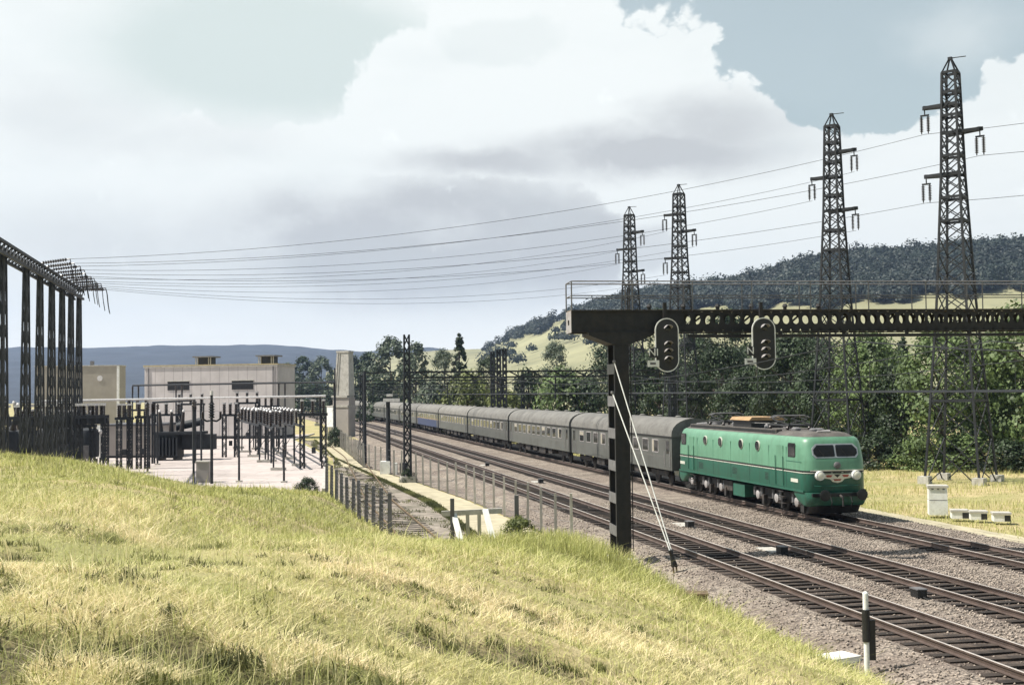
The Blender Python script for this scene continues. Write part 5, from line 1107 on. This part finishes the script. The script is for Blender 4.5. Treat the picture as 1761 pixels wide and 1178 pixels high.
def scatter_bank():
    N = 900000; d = 6.2 * (95 / 6.2) ** RNG.random(N); u = RNG.uniform(-.46, .46, N); x = u * d; y = d; z = ground_z(x, y); sl = [(G(1440, 1112, -.05), .62), (G(1184, 1027, -.1), .7)]; keep = (z > -.44) & np.logical_and.reduce([(x - p.x) ** 2 + (y - p.y) ** 2 > r_ ** 2 for p, r_ in sl]) & (x * NV.x + y * NV.y < 12.9)
    c1 = vnoise(x * .35, y * .35, 12); c2 = vnoise(x * 1.3, y * 1.3, 13); bare = patch_f(x, y); keep &= RNG.random(N) > .75 * bare
    st = vnoise((.8 * x - .6 * y) * .3, (.6 * x + .8 * y) * 2.2, 51); keep &= RNG.random(N) < np.clip(.62 + .2 * c2 + .15 * st, .25, .95); keep &= RNG.random(N) < .75
    x, y, z, d, c1, c2, st, bare = [q[keep] for q in (x, y, z, d, c1, c2, st, bare)]; n = len(x); edge = np.clip(1 - (z + .5) / .8, 0, 1)
    tall = sstep(-4, 2, x) * sstep(26, 38, y); up = sstep(14, 26, d)
    h = RNG.uniform(.035, .12, n) * (1 + .5 * c1.clip(-.8, 1.5)) * (1 + .45 * up) * (1 + 2.6 * tall * (.5 + .5 * np.clip(c2 + .4, 0, 1.4))) + edge * RNG.uniform(0, .12, n)
    h *= np.where(RNG.random(n) < .02, 2.3, 1); h = np.clip(h * (1 + d / 120), .03, .75)
    lying = RNG.random(n) < np.where(d < 30, .6, .3) * (1 - .7 * tall); lean = np.where(lying, RNG.uniform(.88, .985, n), RNG.uniform(.1, .7, n)); h = np.where(lying, h * 2.0, h); w = np.clip(.0035 + d * .00040, .004, .05) * RNG.uniform(.6, 1.4, n)
    rnd = .74 - .34 * up + .17 * c1 + .12 * c2 + .17 * st * (1 - .5 * up) + RNG.normal(0, .17, n) + np.where(lying, .12, -.06) - .14 * np.clip(vnoise(x * .16 + 5, y * .16, 61), 0, 1.2)
    rnd = np.where(bare > .25, RNG.uniform(0, .35, n) * 1.0 + .5 * (RNG.random(n) < .12), rnd); blades('grass', x, y, z, h, w, lean, np.clip(rnd, 0, 1), 'blade', 'dry yellow-green mown grass covering the foreground bank')
    N = 5200; d = 6.5 * (48 / 6.5) ** RNG.random(N); x = RNG.uniform(-.46, .46, N) * d; y = d; cl = vnoise(x * .6, y * .6, 91); keep = (x * NV.x + y * NV.y < 12.6) & (cl > -.1) & (ground_z(x, y) > -.4); x, y, d = x[keep], y[keep], d[keep]; n = len(x)
    blades('tall_stalks', x, y, ground_z(x, y), RNG.uniform(.18, .5, n), .004 + d * .0003, RNG.uniform(.1, .55, n), RNG.uniform(.55, 1, n), 'blade', 'scattered pale seed stalks standing above the mown grass')
    N = 420; cx_ = RNG.uniform(-.46, .3, N); cd_ = 6.6 * (30 / 6.6) ** RNG.random(N); k = 46; x0 = np.repeat(cx_ * cd_, k); y0 = np.repeat(cd_, k); rr_ = np.repeat(RNG.uniform(.05, .2, N), k); a_ = RNG.uniform(0, 6.28, N * k); q_ = np.sqrt(RNG.random(N * k)) * rr_; x = x0 + q_ * np.cos(a_); y = y0 + q_ * np.sin(a_); keep = (x * NV.x + y * NV.y < 12.3); x, y, rr_ = x[keep], y[keep], rr_[keep]; n = len(x)
    blades('weed_tufts', x, y, ground_z(x, y), RNG.uniform(.04, .13, n) * (.6 + 3 * rr_), RNG.uniform(.008, .022, n), RNG.uniform(.2, .9, n), np.clip(RNG.normal(.3, .25, n), 0, 1), 'weed', 'small dark green weed tufts dotted over the mown bank')
scatter_bank()
def scatter_field():
    N = 130000; s = RNG.uniform(20, 150, N); n0 = 29.2 + RNG.random(N) ** 1.4 * 40; x = s * TV.x + n0 * NV.x; y = s * TV.y + n0 * NV.y; z = ground_z(x, y); cc = vnoise(x * .5, y * .5, 71); h = RNG.uniform(.06, .3, N) * (1 + .8 * cc.clip(-.8, 1.6)); w = RNG.uniform(.01, .035, N); blades('grass', x, y, z, h, w, RNG.uniform(.1, .6, N), np.clip(.42 + .2 * cc + RNG.normal(0, .2, N), 0, 1), 'blade', 'rough grass strip between the ballast and the row of trees')
    N = 60000; y = 47 + 118 * RNG.random(N) ** 1.7; a = np.interp(y, [50, 69, 118, 165], [-4.0, -9.8, -17.4, -28.6]); b = np.interp(y, [50, 69, 118, 165], [fx(50) - 3.1, fx(69) - 2.0, fx(118) - 1.8, fx(165) - 1.7]); t = RNG.random(N); t = np.where(RNG.random(N) < .55, 1 - .12 * RNG.random(N), t); keep = (vnoise(a * .0 + t * 6, y * .5, 33) > -.05 + .5 * (RNG.random(N) < .3)) | (t > .88); x = (a + (b - a) * t)[keep]; y = y[keep]; n = len(x)
    blades('weeds', x, y, np.full(n, -.47), RNG.uniform(.03, .2, n), RNG.uniform(.02, .06, n), RNG.uniform(.2, .9, n), np.clip(RNG.normal(.15, .15, n), 0, 1), 'weed', 'green and brown weeds along the old siding and path edge')
scatter_field()
# ------------------------------------------------------------------ sky, sun, haze
SUN_EL = math.radians(56); SUN = Vector((-math.cos(SUN_EL), -.12 * math.cos(SUN_EL), math.sin(SUN_EL))).normalized()
ld_ = bpy.data.lights.new('sun', 'SUN'); ld_.energy = 5.0; ld_.angle = math.radians(.5); ld_.color = (1, .95, .86); lo = bpy.data.objects.new('sun', ld_); COL.objects.link(lo); lo.rotation_euler = SUN.to_track_quat('Z', 'Y').to_euler()
wd = bpy.data.worlds.new('World'); S.world = wd; wd.use_nodes = True; nt = wd.node_tree; nt.nodes.clear(); L = nt.links.new
out = nt.nodes.new('ShaderNodeOutputWorld'); sky = nt.nodes.new('ShaderNodeTexSky'); sky.sky_type = 'NISHITA'; sky.sun_disc = False; sky.sun_elevation = SUN_EL; sky.sun_rotation = math.atan2(SUN.x, SUN.y) % (2 * PI); sky.air_density = 1.1; sky.dust_density = 1.5
bs = nt.nodes.new('ShaderNodeBackground'); bs.inputs[1].default_value = .07; skt = nt.nodes.new('ShaderNodeMix'); skt.data_type = 'RGBA'; skt.blend_type = 'MULTIPLY'; skt.inputs[0].default_value = 1; L(sky.outputs[0], skt.inputs[6]); skt.inputs[7].default_value = (1.08, 1.12, .92, 1); L(skt.outputs[2], bs.inputs[0])
tc = nt.nodes.new('ShaderNodeTexCoord'); nm = nt.nodes.new('ShaderNodeVectorMath'); nm.operation = 'NORMALIZE'; L(tc.outputs['Generated'], nm.inputs[0]); sx = nt.nodes.new('ShaderNodeSeparateXYZ'); L(nm.outputs[0], sx.inputs[0])
def M_(op, a, b=None, c=None):
    n = nt.nodes.new('ShaderNodeMath'); n.operation = op
    for i, v in enumerate((a, b, c)):
        if v is None: continue
        if hasattr(v, 'is_output'): L(v, n.inputs[i])
        else: n.inputs[i].default_value = v
    return n.outputs[0]
def MR(v, a, b, c=0., d=1.):
    n = nt.nodes.new('ShaderNodeMapRange'); n.interpolation_type = 'SMOOTHSTEP'; L(v, n.inputs[0])
    for i, k in enumerate((a, b, c, d)): n.inputs[i + 1].default_value = k
    return n.outputs[0]
# azimuth / elevation of the view direction (radians) with turbulent edges
az = M_('ARCTAN2', sx.outputs[0], sx.outputs[1]); el = M_('ARCSINE', sx.outputs[2])
def cl_noise(scale, detail, zs=1.8, off=0):
    mp = nt.nodes.new('ShaderNodeMapping'); mp.inputs['Scale'].default_value = (1, 1, zs); mp.inputs['Location'].default_value = (off, off * .7, off * .3); L(nm.outputs[0], mp.inputs[0]); n = nt.nodes.new('ShaderNodeTexNoise'); n.inputs['Scale'].default_value = scale; n.inputs['Detail'].default_value = detail; n.inputs['Roughness'].default_value = .58; L(mp.outputs[0], n.inputs['Vector']); return n
n1 = cl_noise(9, 8); n2 = cl_noise(30, 6, 1.3, 3.1); n3 = cl_noise(4, 6, 3.0, 7)
sc1 = nt.nodes.new('ShaderNodeSeparateColor'); L(n1.outputs['Color'], sc1.inputs[0]); sc2 = nt.nodes.new('ShaderNodeSeparateColor'); L(n2.outputs['Color'], sc2.inputs[0])
def warp(v, c1, c2, k1, k2): return M_('ADD', M_('ADD', v, M_('MULTIPLY', M_('SUBTRACT', c1, .5), k1)), M_('MULTIPLY', M_('SUBTRACT', c2, .5), k2))
azw = warp(az, sc1.outputs[0], sc2.outputs[0], .03, .018); elw = warp(el, sc1.outputs[1], sc2.outputs[1], .02, .015)
azs = warp(az, sc1.outputs[0], sc2.outputs[0], .09, .02); els = warp(el, sc1.outputs[1], sc2.outputs[1], .05, .012)
vo_ = nt.nodes.new('ShaderNodeTexVoronoi'); vo_.feature = 'SMOOTH_F1'; vo_.inputs['Scale'].default_value = 17; vo_.inputs['Detail'].default_value = 3; vo_.inputs['Roughness'].default_value = .55; vo_.inputs['Lacunarity'].default_value = 2.3; vo_.inputs['Smoothness'].default_value = .35
wv = nt.nodes.new('ShaderNodeVectorMath'); wv.operation = 'ADD'; sv = nt.nodes.new('ShaderNodeVectorMath'); sv.operation = 'SCALE'; L(n2.outputs['Color'], sv.inputs[0]); sv.inputs['Scale'].default_value = .025; L(nm.outputs[0], wv.inputs[0]); L(sv.outputs[0], wv.inputs[1]); L(wv.outputs[0], vo_.inputs['Vector'])
billow = M_('SUBTRACT', .42, vo_.outputs['Distance'])
def dist(px, py, rx, ry, A=azw, E=elw):
    r = ray(px, py); r.normalize(); a0 = math.atan2(r.x, r.y); e0 = math.asin(r.z); dx = M_('DIVIDE', M_('SUBTRACT', A, a0), rx / F_PX); dy = M_('DIVIDE', M_('SUBTRACT', E, e0), ry / F_PX)
    return M_('SQRT', M_('ADD', M_('MULTIPLY', dx, dx), M_('MULTIPLY', dy, dy)))
def ell(px, py, rx, ry, soft0, soft1, A=azw, E=elw): return MR(dist(px, py, rx, ry, A, E), soft0, soft1, 1., 0.)
def un(*a):
    o = a[0]
    for b in a[1:]: o = M_('MAXIMUM', o, b)
    return o
def gap(k, lo_, hi_, *els):
    g = None
    for e in els: d = dist(*e); g = d if g is None else M_('MINIMUM', g, d)
    return MR(M_('ADD', g, M_('MULTIPLY', billow, k)), lo_, hi_, 1., 0.)
gapR = gap(.55, .93, 1.06, (1400, 55, 140, 78), (1450, 110, 95, 80), (1490, 140, 85, 62), (1585, 110, 85, 62), (1650, 40, 130, 60), (1530, -60, 290, 105))
gapL = M_('MULTIPLY', gap(.5, .92, 1.06, (430, 100, 140, 92), (310, 100, 200, 78), (350, 0, 260, 90)), ell(470, 90, 420, 160, .45, .95))
gapM = M_('MULTIPLY', gap(.9, .6, 1.3, (868, 70, 70, 24)), .3)
def sheet_d(px, py, rx, ry):
    r = ray(px, py); r.normalize(); a0 = math.atan2(r.x, r.y); e0 = math.asin(r.z); dx = M_('MAXIMUM', M_('DIVIDE', M_('SUBTRACT', azw, a0), rx / F_PX), 0.); dy = M_('DIVIDE', M_('SUBTRACT', elw, e0), ry / F_PX)
    return M_('SQRT', M_('ADD', M_('MULTIPLY', dx, dx), M_('MULTIPLY', dy, dy)))
sheet = M_('MULTIPLY', MR(M_('ADD', sheet_d(900, 430, 130, 100), M_('MULTIPLY', billow, .5)), .9, 1.1, 1., 0.), ell(800, 425, 460, 125, .55, 1.2, azs, els))
base = un(M_('MULTIPLY', ell(1120, 262, 330, 58, .1, 1.2, azs, els), .9), M_('MULTIPLY', ell(1230, 215, 190, 75, .2, 1.15, azs, els), .62), M_('MULTIPLY', ell(850, 285, 240, 34, .1, 1.25, azs, els), .7), M_('MULTIPLY', sheet, .78), M_('MULTIPLY', ell(450, 430, 520, 95, .3, 1.25, azs, els), .36), M_('MULTIPLY', ell(330, 250, 200, 50, .2, 1.2, azs, els), .22), M_('MULTIPLY', ell(1115, 425, 52, 42, .7, 1.1), .45), M_('MULTIPLY', ell(120, 190, 190, 90, .2, 1.2, azs, els), .22))
base = M_('MULTIPLY', base, MR(n1.outputs['Fac'], .25, .6, .6, 1.08))
base = M_('ADD', base, MR(billow, .22, -.25, 0., .22))
base = M_('MULTIPLY', base, MR(el, .02, .085, .15, 1.))
def rgb(c): n = nt.nodes.new('ShaderNodeRGB'); n.outputs[0].default_value = (*c, 1); return n.outputs[0]
ccol = mixc(nt, base, rgb((.745, .775, .755)), rgb((.43, .445, .45)))
ccol = mixc(nt, M_('MULTIPLY', MR(n3.outputs['Fac'], .45, .7), .25), ccol, rgb((.50, .55, .55)))
ccol = mixc(nt, M_('MULTIPLY', MR(el, .0, .10, 1., 0.), .85), ccol, rgb((.86, .86, .82)))
bc = nt.nodes.new('ShaderNodeBackground'); L(ccol, bc.inputs[0]); bc.inputs[1].default_value = 1.0
thin = nt.nodes.new('ShaderNodeBackground'); L(mixc(nt, gapM, rgb((.48, .545, .525)), rgb((.48, .51, .515))), thin.inputs[0]); thin.inputs[1].default_value = 1.0
front = M_('MULTIPLY', MR(sx.outputs[1], -.1, .35), MR(sx.outputs[2], -.02, .02, 1, 1))
hi = MR(el, .5, .9, 1., .0)
scatter_cl = MR(n1.outputs['Fac'], .5, .62, 0, .8)
cover = M_('MULTIPLY', front, hi); covf = M_('MAXIMUM', cover, M_('MULTIPLY', scatter_cl, .6))
cov = M_('MULTIPLY', covf, M_('SUBTRACT', 1., M_('MULTIPLY', gapR, M_('SUBTRACT', .8, M_('MULTIPLY', ell(1640, 70, 130, 70, .1, 1.2, azs, els), .3)))))
veil = nt.nodes.new('ShaderNodeBackground'); L(rgb((.40, .475, .49)), veil.inputs[0]); mxv = nt.nodes.new('ShaderNodeMixShader'); L(M_('MULTIPLY', cover, .5), mxv.inputs[0]); L(bs.outputs[0], mxv.inputs[1]); L(veil.outputs[0], mxv.inputs[2])
mx1 = nt.nodes.new('ShaderNodeMixShader'); L(M_('MULTIPLY', M_('MAXIMUM', gapL, gapM), .85), mx1.inputs[0]); L(bc.outputs[0], mx1.inputs[1]); L(thin.outputs[0], mx1.inputs[2])
mx2 = nt.nodes.new('ShaderNodeMixShader'); L(cov, mx2.inputs[0]); L(mxv.outputs[0], mx2.inputs[1]); L(mx1.outputs[0], mx2.inputs[2]); L(mx2.outputs[0], out.inputs[0])
# haze
HZ = True
if HZ:
    m = bpy.data.materials.new('haze'); m.use_nodes = True; n_ = m.node_tree; n_.nodes.clear(); o_ = n_.nodes.new('ShaderNodeOutputMaterial'); pv = n_.nodes.new('ShaderNodeVolumePrincipled'); pv.inputs['Color'].default_value = (.50, .66, 1.0, 1); pv.inputs['Density'].default_value = .00014; pv.inputs['Anisotropy'].default_value = .3
    n_.links.new(pv.outputs[0], o_.inputs['Volume'])
    hz = MB().box(-3600, 3600, -600, 3500, -60, 260).build('haze', m); tag(hz, 'pale air haze fading the far hills', 'haze', kind='stuff')
